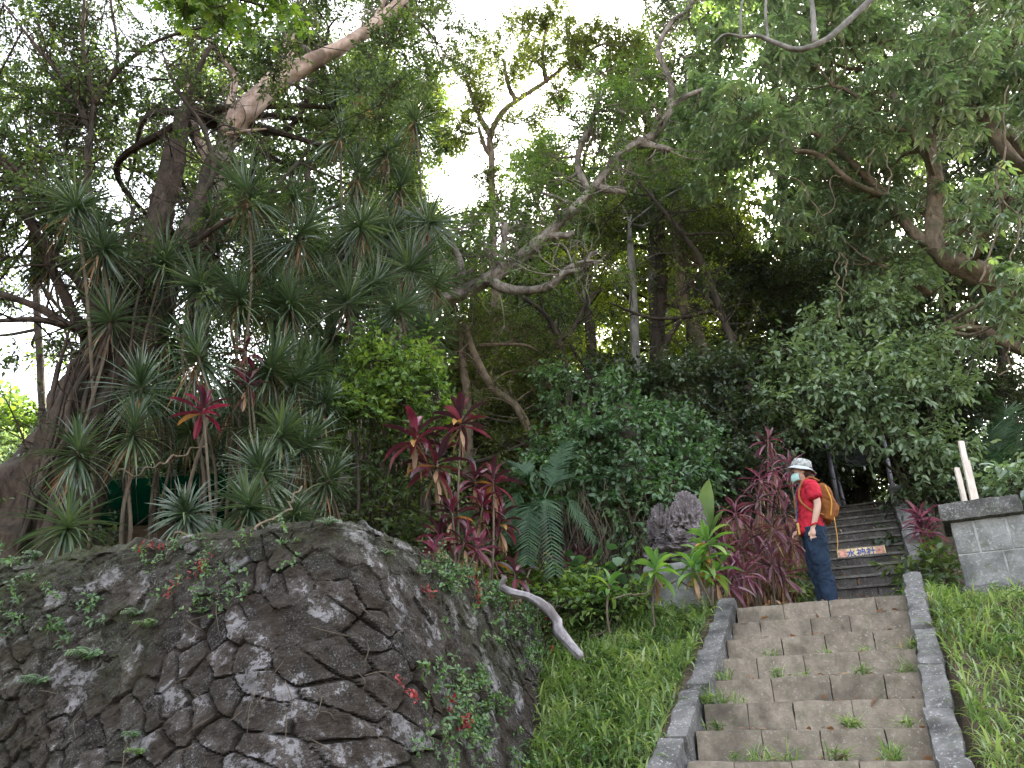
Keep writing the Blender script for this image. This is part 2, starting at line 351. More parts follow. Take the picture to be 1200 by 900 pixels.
# ---- dry stone wall
def wall_mat():
    m, t, b, o = newmat('wall_stone'); co = coords(t)
    at = nd(t, 'ShaderNodeAttribute', attribute_name='cell'); lf = nd(t, 'ShaderNodeAttribute', attribute_name='mossy'); jo = nd(t, 'ShaderNodeAttribute', attribute_name='earth')
    n1 = noise(t, co, 5, 8, .68); n2 = noise(t, co, 26, 6, .75); n3 = noise(t, co, 4.2, 9, .68, .3); n4 = noise(t, co, 85, 4, .75)
    c = ramp(t, n1, [(.3, (.022, .018, .015)), (.5, (.046, .039, .033)), (.7, (.095, .083, .075))])
    cc = ramp(t, at.outputs['Fac'], [(0, (.5, .48, .46)), (.5, (1, .95, .92)), (.82, (1.2, 1.15, 1.15)), (1, (1.9, 1.8, 1.85))]); c = mix(t, .8, c, cc, 'MULTIPLY')
    # pale lichen crusts with crisp edges
    ln = nd(t, 'ShaderNodeMath', operation='MULTIPLY_ADD'); t.links.new(n2, ln.inputs[0]); ln.inputs[1].default_value = .62
    l2 = nd(t, 'ShaderNodeMath', operation='MULTIPLY_ADD'); t.links.new(at.outputs['Fac'], l2.inputs[0]); l2.inputs[1].default_value = .13; t.links.new(n3, l2.inputs[2]); t.links.new(l2.outputs[0], ln.inputs[2])
    lm = ramp(t, ln.outputs[0], [(.965, (0, 0, 0)), (1.0, (.75, .73, .73))]); 
    c = mix(t, lm, c, ramp(t, n1, [(.4, (.2, .19, .19)), (.6, (.42, .4, .41))]))
    # small speckle of lichen everywhere
    c = mix(t, ramp(t, n4, [(.54, (0, 0, 0)), (.63, (.7, .7, .7))]), c, (.2, .195, .175))
    # soil film
    c = mix(t, ramp(t, n3, [(.42, (.9, .9, .9)), (.5, (0, 0, 0))]), c, ramp(t, n2, [(.3, (.02, .015, .011)), (.7, (.065, .048, .034))]))
    # earth packed in the joints
    c = mix(t, jo.outputs['Fac'], c, ramp(t, n2, [(.3, (.018, .014, .01)), (.7, (.05, .038, .026))]))
    # moss
    mm = nd(t, 'ShaderNodeMath', operation='MULTIPLY'); t.links.new(lf.outputs['Fac'], mm.inputs[0]); t.links.new(ramp(t, n2, [(.42, (0, 0, 0)), (.6, (1, 1, 1))]), mm.inputs[1])
    c = mix(t, mm.outputs[0], c, ramp(t, n1, [(.3, (.025, .04, .015)), (.7, (.085, .11, .035))]))
    t.links.new(c, b.inputs['Base Color']); b.inputs['Roughness'].default_value = .92; b.inputs['Specular IOR Level'].default_value = .25
    a = nd(t, 'ShaderNodeMath', operation='ADD'); t.links.new(n1, a.inputs[0]); t.links.new(n2, a.inputs[1]); bump(t, b, a.outputs[0], 1.0, .035); return m
M['wall_stone'] = wall_mat()
ul = np.concatenate([[0], np.cumsum(np.hypot(*np.diff(wp, axis=0).T))])
u0 = float(np.interp(-5.2, wp[:, 0][:200], ul[:200]))
us = np.concatenate([np.arange(0, u0, .05), np.arange(u0, ul[-1], .0085)])
cx_ = np.interp(us, ul, wp[:, 0]); cy_ = np.interp(us, ul, wp[:, 1])
ddx = np.gradient(cx_, us); ddy = np.gradient(cy_, us)
kk = 41; ker = np.hanning(kk); ker /= ker.sum()
def sm(a): return np.convolve(np.pad(a, kk // 2, 'edge'), ker, 'valid')
nx_, ny_ = ddy, -ddx
nl = np.hypot(nx_, ny_); nx_ = sm(nx_ / nl); ny_ = sm(ny_ / nl); nl = np.hypot(nx_, ny_); nx_ /= nl; ny_ /= nl
vs_ = np.concatenate([np.linspace(0, 2.9, 330), 2.9 + np.linspace(.01, .75, 44)])     # up the face, then back over the top
UU, VV = np.meshgrid(us, vs_, indexing='ij')
topz = 1.3 + .05 * fbm(np.stack([us * .9, 0 * us, 0 * us], -1), 3, 3) - .0 * us
endf = sstep(ul[-1] - 2.6, ul[-1], us); topz = topz - .18 * endf + .085 * sstep(-2.7, -1.4, cx_)
zf = np.minimum(VV, 2.9) - 2.9 + topz[:, None]; over = np.maximum(VV - 2.9, 0)
rnd_ = .16
bat = .36 * (topz[:, None] - zf)
lip = rnd_ * sstep(.35, 0., topz[:, None] - zf) * 0
off = bat - over - lip
# rounding at the lip
zf = zf - .10 * np.exp(-((VV - 2.9) / .12) ** 2) * 0 - .05 * over
bx = cx_[:, None] + nx_[:, None] * off; by = cy_[:, None] + ny_[:, None] * off
# voronoi stones in slanted coordinates
ang = R(-50); qa = UU * math.cos(ang) + VV * math.sin(ang); qb = -UU * math.sin(ang) + VV * math.cos(ang)
warp = np.stack([UU * 1.7, VV * 1.7, 0 * UU], -1)
qa = qa / .2 + .22 * fbm(warp, 11, 3); qb = qb / .125 + .22 * fbm(warp, 12, 3)
ia, ib = np.floor(qa).astype(int), np.floor(qb).astype(int)
F1 = np.full(qa.shape, 9.); F2 = F1.copy(); cell = np.zeros(qa.shape); ca = cell.copy(); cb = cell.copy()
for da in (-1, 0, 1):
    for db in (-1, 0, 1):
        a = ia + da; b = ib + db; pa = a + .15 + .7 * hash3(a, b, 0 * a, 1); pb = b + .2 + .6 * hash3(a, b, 0 * a, 2)
        d = np.hypot(qa - pa, qb - pb); hh = hash3(a, b, 0 * a, 3); u = d < F1
        F2 = np.where(u, F1, np.minimum(F2, d)); cell = np.where(u, hh, cell); ca = np.where(u, qa - pa, ca); cb = np.where(u, qb - pb, cb); F1 = np.where(u, d, F1)
edge = F2 - F1
p3 = np.stack([bx, by, zf], -1)
vis = sstep(.25, .6, .5 + .8 * fbm(warp * .8, 31, 3) - .3 * sstep(-1.8, -2.6, bx))                      # joints packed flush with earth in places
jn = (.4 + .6 * vis) * sstep(.1, .0, edge + .06 * fbm(p3 * 9, 7, 3))
disp = (cell - .5) * .024 + ca * (np.modf(cell * 7.3)[0] - .5) * .042 + cb * (np.modf(cell * 13.7)[0] - .5) * .042 - .045 * jn * vis
disp = disp + .016 * fbm(p3 * 3.2, 21, 4) + (.017 + .01 * sstep(-1.8, -2.8, bx)) * fbm(p3 * 14, 22, 5)
fold_ = 1 - np.abs(fbm(p3 * np.array((6, 6, 4)), 24, 3)); disp = disp + .012 * fold_
fade = sstep(.75, .35, over); disp = disp * (1 * fade + .3 * (1 - fade)) 
upw = sstep(-.12, .1, VV - 2.9)
p3[..., 0] += nx_[:, None] * disp * (1 - upw * .7); p3[..., 1] += ny_[:, None] * disp * (1 - upw * .7); p3[..., 2] += disp * upw - .07 * sstep(.12, 0, np.abs(VV - 2.9))
mossy = np.clip(sstep(-2.2, -4.2, bx) * .75 + sstep(.5, 0., topz[:, None] - zf) * .45 + .45 * sstep(.1, .7, fbm(p3 * 1.3, 41, 3)), 0, 1)
mb = MB(); nu, nv = UU.shape; i = np.arange(nu - 1)[:, None] * nv + np.arange(nv - 1)[None]
mb.add(p3, np.stack([i, i + nv, i + nv + 1, i + 1], -1).reshape(-1, 4))
wo = mb.build('stone_wall', M['wall_stone'], smooth=False, attr={'cell': cell.ravel(), 'mossy': mossy.ravel(), 'earth': (jn * .9).ravel()})
tag(wo, 'old mossy dry stone retaining wall of dark lichen-spotted rock, curving round to the grass slope', 'stone wall')
WP3, WUS, WVS = p3, us, vs_
WN = np.stack([nx_, ny_, 0 * nx_ + .35], -1); WN = WN / np.linalg.norm(WN, axis=-1, keepdims=True)
def wall_at(px, py):
    """the point of the wall's surface seen at this place in the photo"""
    q = WP3; f = q[..., 1] * CP + q[..., 2] * SP; u = -q[..., 1] * SP + q[..., 2] * CP
    X_ = 600 + FPX * q[..., 0] / f; Y_ = 450 - FPX * u / f
    d = (X_ - px) ** 2 + (Y_ - py) ** 2 + (f < 0) * 1e9
    k = np.unravel_index(np.argmin(d), d.shape); return q[k], WN[k[0]]

# ---- stairs
def conc_mat(name, a, b_, lich, moss=.0, lc=(.36, .36, .33), scale=7):
    m, t, b, o = newmat(name); co = coords(t); g = t.nodes.new('ShaderNodeNewGeometry')
    n1 = noise(t, co, scale, 7, .65); n2 = noise(t, co, 45, 4, .75); n3 = noise(t, co, 2.2, 4, .6)
    c = ramp(t, n1, [(.3, a), (.68, b_)])
    c = mix(t, .8, c, ramp(t, g.outputs['Random Per Island'], [(0, (.82, .8, .78)), (1, (1.15, 1.13, 1.1))]), 'MULTIPLY')
    c = mix(t, ramp(t, n2, [(lich, (0, 0, 0)), (lich + .07, (.75, .75, .75))]), c, lc)
    c = mix(t, ramp(t, n3, [(.52, (0, 0, 0)), (.68, (.7, .7, .7))]), c, tuple(x * .4 for x in a))
    if moss: c = mix(t, ramp(t, noise(t, co, 9, 5, .7), [(.55, (0, 0, 0)), (.7, (moss, moss, moss))]), c, (.07, .09, .03))
    t.links.new(c, b.inputs['Base Color']); b.inputs['Roughness'].default_value = .9; b.inputs['Specular IOR Level'].default_value = .25
    ad = nd(t, 'ShaderNodeMath', operation='ADD'); t.links.new(n1, ad.inputs[0]); t.links.new(n2, ad.inputs[1]); bump(t, b, ad.outputs[0], .55, .012); return m
M['step'] = conc_mat('step_concrete', (.145, .122, .096), (.29, .25, .2), .58, .35, (.4, .37, .32), 11)
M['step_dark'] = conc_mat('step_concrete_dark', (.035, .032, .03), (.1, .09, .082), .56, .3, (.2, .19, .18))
M['kerb'] = conc_mat('kerb_stone', (.075, .072, .068), (.2, .195, .19), .57, .4, (.45, .45, .44), 5)
M['plinth'] = conc_mat('plinth_stone', (.13, .132, .13), (.3, .3, .295), .55, .55, (.42, .43, .4), 5)
M['cap'] = conc_mat('cap_stone', (.05, .048, .045), (.14, .135, .13), .54, .3, (.3, .3, .29))
M['edge_highlight'] = conc_mat('edge_highlight', (.07, .065, .058), (.155, .145, .13), .56, .3, (.3, .29, .27))  # paler concrete that paints the thin highlight on upper step edges
M['mortar'] = flat_mat('mortar', (.05, .045, .035), .95)
MS = np.column_stack([np.append(B_, 0), np.append(A_, 0), (0, 0, 1)])   # local x = across, y = up the flight
def yawm(M0, d): c, s = math.cos(d), math.sin(d); return M0 @ np.array([[c, -s, 0], [s, c, 0], [0, 0, 1]])
r1 = random.Random(3)
def flight(root, n0, n1, s0, t0, t1, z0, rise, go, mat, bw, widen=None, seed=0, nose=False):
    for i in range(n0, n1 + 1):
        mb = MB(); a, b = (t0, t1) if not widen else widen(i)
        k = max(2, round((b - a) / bw)); cuts = [a + (b - a) * (j + (r1.uniform(-.12, .12) if 0 < j < k else 0) + (.0 if j in (0, k) else (.25 if i % 2 else -.2))) / k for j in range(k + 1)]
        for j in range(k):
            wdt = cuts[j + 1] - cuts[j] - .003; zt = z0 + rise * i + r1.uniform(-.005, .005)
            c = ST(s0 + go * i + .19 + r1.uniform(-.003, .003), (cuts[j] + cuts[j + 1]) / 2, zt - rise / 2 - .012)
            rough_box(mb, c, (wdt, .38, rise + .02), yawm(MS, R(r1.uniform(-.15, .15))), .006, .006, .022, seed + i * 7 + j, freq=9.)
        c = ST(s0 + go * i + .21, (a + b) / 2, z0 + rise * i - rise / 2 - .015); box(mb, c, b - a - .02, .34, rise, MS, 1)
        if nose:  # added slab, paler than the step, to draw its bright edge line
            c = ST(s0 + go * i + .10, (a + b) / 2, z0 + rise * i - .004); rough_box(mb, c, (b - a, .25, .035), MS, .006, .01, .03, seed + i, 2)
        mb.build('step', [mat, M['mortar'], M['edge_highlight']], root, smooth=True)
low = empty('stone_steps', ST(S0, -.64, 0), 'wide lower flight of pale concrete block steps with weeds in the joints', 'steps')
flight(low, -8, 7, S0, -1.38, .1, 0, RISE, GO, M['step'], .36, lambda i: (-1.38 - (.03 if i < 3 else 0), .1 - .05 * (7 - i) / 7))
upf = empty('stone_steps', ST(9.6, -.3, 1.3), 'narrow dark upper flight of mossy steps leading into the trees', 'steps')
UP = dict(s0=9.55, z0=1.33, rise=.19, go=.30)
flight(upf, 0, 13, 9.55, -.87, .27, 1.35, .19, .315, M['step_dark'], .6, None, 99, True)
mb = MB(); rough_box(mb, ST(8.85, -.55, 1.33 - .075), (2.1, 1.75, .12), MS, .006, .012, .06, 4)
lo = mb.build('landing', M['step'], smooth=True); tag(lo, 'flat concrete landing between the two flights', None, None, 'structure')
# kerbs
def kerb(label, pts, wd, hh, seed):
    root = empty('stone_kerb', pts[0], label, 'kerb'); rr = random.Random(seed)
    pts = np.array(pts)
    for k in range(len(pts) - 1):
        a, b = pts[k], pts[k + 1]; d = b - a; L = np.linalg.norm(d); n = max(1, round(L / .62)); d = d / L
        for j in range(n):
            c = a + d * L * (j + .5) / n; sdv = nrm(np.cross(d, (0, 0, 1))); up = np.cross(sdv, d)
            Mx = np.column_stack([sdv, d, up]); mb = MB()
            rough_box(mb, c + np.array((rr.uniform(-.012, .012), 0, rr.uniform(-.012, .015) - hh / 2)), (wd * rr.uniform(.9, 1.06), L / n - .012, hh), Mx, .02, .016, .025, seed + k * 9 + j)
            mb.build('kerb_stone', M['kerb'], root, smooth=True)
def kz(s): return (s - S0) / GO * RISE + .05
kerb('lichen-spotted stone kerb along the left side of the lower steps', [ST(3.4, -1.52, kz(3.4)), ST(6.3, -1.52, kz(6.3)), ST(6.36, -1.465, kz(6.36)), ST(7.95, -1.475, kz(7.9) + .02)], .17, .3, 50)
kerb('grey stone kerb along the right side of the lower steps', [ST(3.4, .11, kz(3.4)), ST(6.0, .13, kz(6.0)), ST(8.1, .2, kz(8.1) + .03)], .16, .3, 80)
def uz(s): return 1.35 + (s - 9.55) / .315 * .19 + .16
kerb('dark low kerb wall along the right side of the upper steps', [ST(9.7, .38, uz(9.7)), ST(13.9, .38, uz(13.9))], .2, .5, 120)

# ---- pedestal with cap and the boards behind it
pc = P(1175, 690, 7.4); pz0 = pc[2]; ped = empty('stone_pedestal', (pc[0], pc[1] + .3, pz0 - .1), 'grey block pedestal with a dark weathered cap, at the right edge above the grass', 'pedestal')
Mp = np.array(Matrix.Rotation(R(-30), 3, 'Z')); 
def hz(px, py, D): return P(px, py, D)[2]
ztop = hz(1150, 612, 7.4); zcap = hz(1150, 588, 7.3)
mb = MB(); x0 = P(1119, 650, 7.4)[0]; wid = .63
po = np.array((P(1122, 650, 7.4)[0], 7.4, 0.))
def PB(x, y, z): return po + Mp @ np.array((x, y, 0.)) + np.array((0, 0, z))
hA = (ztop - pz0) / 2
mb2 = MB()
cuts = [[0, .38, .63], [0, .2, .47, .63]]
for row in (0, 1):
    for a, b in zip(cuts[row][:-1], cuts[row][1:]):
        rough_box(mb, PB((a + b) / 2, .31, pz0 + hA * (row + .5)), (b - a - .008, .62, hA - .008), Mp, .005, .012, .04, 7 + row)
box(mb2, PB(wid / 2, .31, pz0 + hA), wid - .015, .59, 2 * hA - .02, Mp)
mb.build('block_course', M['plinth'], ped, smooth=True); mb2.build('mortar_core', flat_mat('pale_mortar', (.42, .42, .4), .9), ped)
mb = MB(); rough_box(mb, PB(wid / 2 - .035, .30, (ztop + zcap) / 2), (wid + .06, .74, zcap - ztop), Mp, .012, .02, .04, 31); mb.build('cap_slab', M['cap'], ped, smooth=True)
mb = MB(); rough_box(mb, PB(wid / 2, .31, pz0 - .28), (wid + .1, .72, .6), Mp, .04, .05, .05, 32, freq=4); mb.build('footing', M['cap'], ped, smooth=True)
M['board'] = bark_mat('weathered_board', (.5, .43, .37), (.74, .66, .58), None, 14, .7, (.3, .22, .16), .2)
def board(label, a, b, wd, th, seed):
    a = np.array(a); b = np.array(b); d = nrm(b - a); L = np.linalg.norm(b - a); s_ = nrm(np.cross(d, (0, 1, 0))); n_ = np.cross(s_, d)
    mb = MB(); rough_box(mb, (a + b) / 2, (wd, th, L), np.column_stack([s_, n_, d]), .002, .003, .03, seed)
    v = np.vstack(mb.V); tag(mb.build('wooden_board', M['board'], smooth=True), label, 'board', 'boards propped behind the pedestal')
board('taller pale wooden board leaning up behind the stone pedestal', P(1152, 640, 8.25), P(1126, 517, 8.25), .062, .03, 1)
board('shorter pale wooden board with a ragged top, left of the taller one', P(1143, 640, 8.22), P(1121, 548, 8.2), .055, .03, 2)
board('narrow dark-edged board just right of the taller board', P(1157, 640, 8.28), P(1133, 540, 8.3), .04, .05, 3)

# ---- rock monument on a pale plinth
mp = P(797, 716, 8.35); mon = empty('monument', (mp[0], mp[1], mp[2] - .1), 'dark jagged rock set on a pale grey stone plinth behind the green ti plants', 'monument')
mb = MB(); V = []
zt = hz(797, 662, 8.3); w0, w1 = .36, .27
rough_box(mb, np.array((mp[0], mp[1], (mp[2] - .15 + zt) / 2)), (w0 * 1.75, .42, zt - mp[2] + .15), Mp, .006, .05, .03, 3); mb.build('plinth', M['plinth'], mon, smooth=True)
mb = MB()
def blob(mb, c, r, seed, amp=.3, freq=2.2, n=40, m=0):
    th = np.linspace(0, math.pi, n)[:, None]; ph = np.linspace(0, 2 * math.pi, 2 * n, endpoint=False)[None]
    d = np.stack([np.sin(th) * np.cos(ph), np.sin(th) * np.sin(ph), np.cos(th) + 0 * ph], -1)
    rd = 1 + amp * (1 - 2 * np.abs(fbm(d * freq, seed, 5))) - amp * .5
    v = d * np.array(r) * rd[..., None] + c; k = 2 * n
    i = np.arange(n - 1)[:, None] * k; j = np.arange(k)[None]; j2 = (j + 1) % k
    mb.add(v, np.stack([i + j, i + k + j, i + k + j2, i + j2], -1).reshape(-1, 4), m)
M['rock'] = conc_mat('dark_rock', (.055, .045, .048), (.2, .175, .18), .54, .2, (.34, .31, .33))
blob(mb, P(797, 652, 8.35), (.36, .24, .13), 2, .35); blob(mb, P(775, 622, 8.35), (.13, .12, .26), 5, .5, 2.6); blob(mb, P(806, 612, 8.35), (.17, .15, .30), 9, .5, 2.6); blob(mb, P(790, 638, 8.35), (.26, .18, .15), 12, .4)
mb.build('rock', M['rock'], mon, smooth=False)

# ---- gate at the head of the upper steps
M['pipe'] = flat_mat('painted_pipe', (.3, .28, .34), .45, .5, .3, .25, 8)
def pole(label, a, b, r=.03, grp='metal poles at the head of the upper steps'):
    mb = MB(); tube(mb, [a, b], [r, r * .95], 12, 0, smooth=False); tag(mb.build('metal_pole', M['pipe'], smooth=True), label, 'pole', grp)
gD = 12.75
pole('outer left metal pole of the dark gateway above the upper steps', P(984, 600, gD), P(968, 515, gD), .04)
pole('thinner metal pole just inside the left pole of the gateway', P(991, 600, gD + .5), P(978, 545, gD + .5), .035)
pole('right metal pole of the dark gateway, half behind leaves', P(1049, 592, gD), P(1034, 505, gD), .04)
mb = MB(); rb = [P(x, y, gD - .05) for x, y in ((971, 530), (983, 541), (1000, 546), (1016, 545), (1028, 538), (1037, 524))]
tube(mb, rb, [.008] * 6, 6); sl_ = empty('string_lights', rb[0], 'drooping cable of small unlit white bulbs strung across the gateway', 'string lights')
mb.build('cable', flat_mat('green_cable', (.08, .12, .07)), sl_)
for (x, y) in ((988, 549), (999.5, 551.5), (1013, 548), (1026, 544)):
    mb = MB(); blob(mb, P(x, y + 1, gD - .05), (.022, .022, .042), 1, .02, 1, 8); mb.build('bulb', flat_mat('bulb_white', (.75, .78, .7), .3), sl_, smooth=True)
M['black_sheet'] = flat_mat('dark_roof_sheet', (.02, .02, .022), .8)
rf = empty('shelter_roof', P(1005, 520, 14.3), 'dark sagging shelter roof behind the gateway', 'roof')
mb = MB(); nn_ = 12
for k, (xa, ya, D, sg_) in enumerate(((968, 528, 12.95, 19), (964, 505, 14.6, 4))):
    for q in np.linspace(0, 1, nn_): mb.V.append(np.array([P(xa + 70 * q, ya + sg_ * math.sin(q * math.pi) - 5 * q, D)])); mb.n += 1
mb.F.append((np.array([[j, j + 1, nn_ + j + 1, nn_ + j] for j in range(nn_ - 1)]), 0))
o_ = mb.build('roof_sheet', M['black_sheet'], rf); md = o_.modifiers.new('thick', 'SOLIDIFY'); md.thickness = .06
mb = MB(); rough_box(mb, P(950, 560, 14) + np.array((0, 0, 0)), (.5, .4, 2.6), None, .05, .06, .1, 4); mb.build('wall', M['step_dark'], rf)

# ---- notice strip on a riser of the upper flight
def notice():
    i = 4; s = 9.55 + .315 * i - .012; z = 1.35 + .19 * i - .095
    best = None
    for i in range(2, 12):
        s = 9.55 + .315 * i - .012; z = 1.35 + .19 * i - .085; q = ST(s, -.25, z); f = q[1] * CP + q[2] * SP; Y_ = 450 - FPX * (-q[1] * SP + q[2] * CP) / f
        if best is None or abs(Y_ - 648) < best[0]: best = (abs(Y_ - 648), s, z)
    _, s, z = best; c = ST(s - .012, -.28, z); root = empty('notice_strip', c, 'yellow and orange notice strip with blue characters stuck across a riser of the upper steps', 'sign')
    mb = MB(); rough_box(mb, c, (.62, .012, .155), MS, .001, .003, .03, 1); mb.build('strip', flat_mat('notice_yellow', (.82, .62, .32), .6, nz=.25, scale=14), root)
    for k, x in enumerate((-.24, .24)):
        mb = MB(); box(mb, c + MS @ np.array((x, -.009, 0)), .11, .003, .135, MS); mb.build('printed_panel', flat_mat('notice_red', (.72, .36, .26), .6, nz=.4, scale=30), root)
    cu = bpy.data.curves.new('lettering', 'FONT'); cu.body = '水神社'; cu.size = .125; cu.align_x = 'CENTER'; cu.align_y = 'CENTER'; cu.extrude = .002; cu.space_character = 1.08; cu.offset = .002
    o = bpy.data.objects.new('lettering', cu); COL.objects.link(o); cu.materials.append(flat_mat('notice_blue', (.05, .1, .38), .6))
    m4 = Matrix(((B_[0], 0, -A_[0] * -1 * -1, 0), (B_[1], 0, -A_[1], 0), (0, 1, 0, 0), (0, 0, 0, 1)))
    dg = bpy.context.evaluated_depsgraph_get(); dg.update(); me = bpy.data.meshes.new_from_object(o.evaluated_get(dg)); bpy.data.objects.remove(o); me.name = 'lettering'
    o = bpy.data.objects.new('lettering', me); COL.objects.link(o)
    o.parent = root; o.matrix_local = Matrix.Translation(Vector(MS @ np.array((0, -.0105, .0)))) @ m4
notice()

# ---- green canopy roof behind the banyan
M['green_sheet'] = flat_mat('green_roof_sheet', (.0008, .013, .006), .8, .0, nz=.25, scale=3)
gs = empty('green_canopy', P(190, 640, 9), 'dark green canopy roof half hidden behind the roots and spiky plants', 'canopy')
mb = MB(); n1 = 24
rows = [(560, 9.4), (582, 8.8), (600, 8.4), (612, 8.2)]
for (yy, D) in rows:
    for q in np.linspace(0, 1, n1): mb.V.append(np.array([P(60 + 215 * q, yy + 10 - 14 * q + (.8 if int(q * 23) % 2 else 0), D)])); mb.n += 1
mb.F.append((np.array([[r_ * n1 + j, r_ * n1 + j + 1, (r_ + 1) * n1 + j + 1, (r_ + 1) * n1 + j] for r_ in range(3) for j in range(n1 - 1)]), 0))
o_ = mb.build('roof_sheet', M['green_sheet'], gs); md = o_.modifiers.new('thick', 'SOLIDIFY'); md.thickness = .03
mb = MB(); a, b = P(150, 632, 8.9), P(243, 618, 8.9); 
mb.add(np.array([P(140, 640, 9.4), P(252, 628, 9.4), P(252, 610, 8.3), P(148, 622, 8.3)]), np.array([[0, 1, 2, 3]])); o_ = mb.build('ceiling_panel', flat_mat('grey_panel', (.6, .56, .52), .8), gs); md = o_.modifiers.new('thick', 'SOLIDIFY'); md.thickness = .03
mb = MB(); tube(mb, [P(243, 650, 8.8), P(245, 600, 8.8)], [.05, .05], 12, smooth=False); mb.build('post', flat_mat('teal_paint', (.02, .22, .17), .5), gs, smooth=True)
mb = MB(); tube(mb, [P(85, 680, 9.2), P(85, 600, 9.2)], [.05, .05], 12, smooth=False); mb.build('post', M['green_sheet'], gs, smooth=True)
# ------------------------------------------------------------------ vegetation builders
SPEC = {
 'fig':   dict(L=.075, W=.036, per=9, tw=.26, droop=.35, flat=.7, T=T_QUAD),
 'mid':   dict(L=.085, W=.042, per=9, tw=.30, droop=.3, flat=.8, T=T_QUAD),
 'far':   dict(L=.13, W=.065, per=8, tw=.42, droop=.35, flat=.7, T=T_QUAD),
 'fine':  dict(L=.07, W=.024, per=12, tw=.26, droop=-.1, flat=.6, T=T_QUAD),
 'broad': dict(L=.12, W=.062, per=7, tw=.32, droop=.45, flat=1.1, T=T_FOLD),
 'ivy':   dict(L=.085, W=.055, per=9, tw=.28, droop=.55, flat=1.0, T=T_FOLD),
 'palmate': dict(L=.19, W=.075, per=7, tw=.30, droop=.5, flat=1.2, T=T_FOLD, palm=True),
}
def foliage(mb, clumps, sp, dens, g, up=.25, m=0, tm=1, twigs=True, sub=None, shell=.45):
    """clumps: (centre, radii). Leaves sit on twigs, twigs in sub-clumps, with gaps between"""
    sp = {**SPEC[sp]} if isinstance(sp, str) else sp; subs = []
    for c, r in clumps:
        r = np.broadcast_to(np.array(r, float), 3); rm = r.mean()
        ns = sub or max(4, int(5 + 7 * rm)); d = rndir(ns, g); rad = g.uniform(shell, 1, ns)[:, None] ** .6
        sc_ = c + d * r * rad * .85; sr = rm * g.uniform(.26, .5, ns)
        nt = np.maximum(3, (dens * sr ** 2 * 4 / sp['per']).astype(int))
        cen = np.repeat(sc_, nt, 0); srr = np.repeat(sr, nt); out = np.repeat(d, nt, 0)
        dd = rndir(len(cen), g); st = cen + dd * (srr * g.uniform(.15, 1, len(cen)) ** .5)[:, None] * (1, 1, .62)
        td = nrm(dd * .9 + out * .5 + g.normal(size=dd.shape) * .45 + (0, 0, up)); subs.append(sc_)
        tl = sp['tw'] * g.uniform(.6, 1.3, len(st)); en = st + td * tl[:, None]; en[:, 2] -= .1 * tl
        if twigs: prisms(mb, st - td * tl[:, None] * .5, en, .0045, .0015, tm)
        N = len(st); per = sp['per']
        if sp.get('palm'):
            for k in range(per):
                a = 2 * math.pi * k / per + g.uniform(0, .5, N); s1 = nrm(np.cross(td, (0, 0, 1.))); s2 = np.cross((0, 0, 1.), s1)
                h = s1 * np.cos(a)[:, None] + s2 * np.sin(a)[:, None]
                ax = h + (0, 0, -1.) * (sp['droop'] + g.uniform(-.2, .5, N))[:, None] + g.normal(size=h.shape) * .12
                leaves(mb, en + h * .02, ax, (0, 0, 1.) + h * .3, sp['L'] * g.uniform(.7, 1.25, N), sp['W'] * g.uniform(.8, 1.2, N), sp['T'], m)
        else:
            sdv = nrm(np.cross(td, (0, 0, 1.)) + g.normal(size=td.shape) * .3)
            for k in range(per):
                f = (k + .6) / per; sg = 1 if k % 2 else -1
                ax = td * (.45 + .9 * (k == per - 1)) + sdv * sg * .85 * (k < per - 1) + g.normal(size=td.shape) * .32 + (0, 0, -sp['droop'])
                upv = np.array((0, 0, 1.)) * sp['flat'] + g.normal(size=td.shape) * .42
                leaves(mb, st + (en - st) * f, ax, upv, sp['L'] * g.uniform(.65, 1.3, N), sp['W'] * g.uniform(.75, 1.25, N), sp['T'], m)
    return subs
def W_(p): return P(*p)
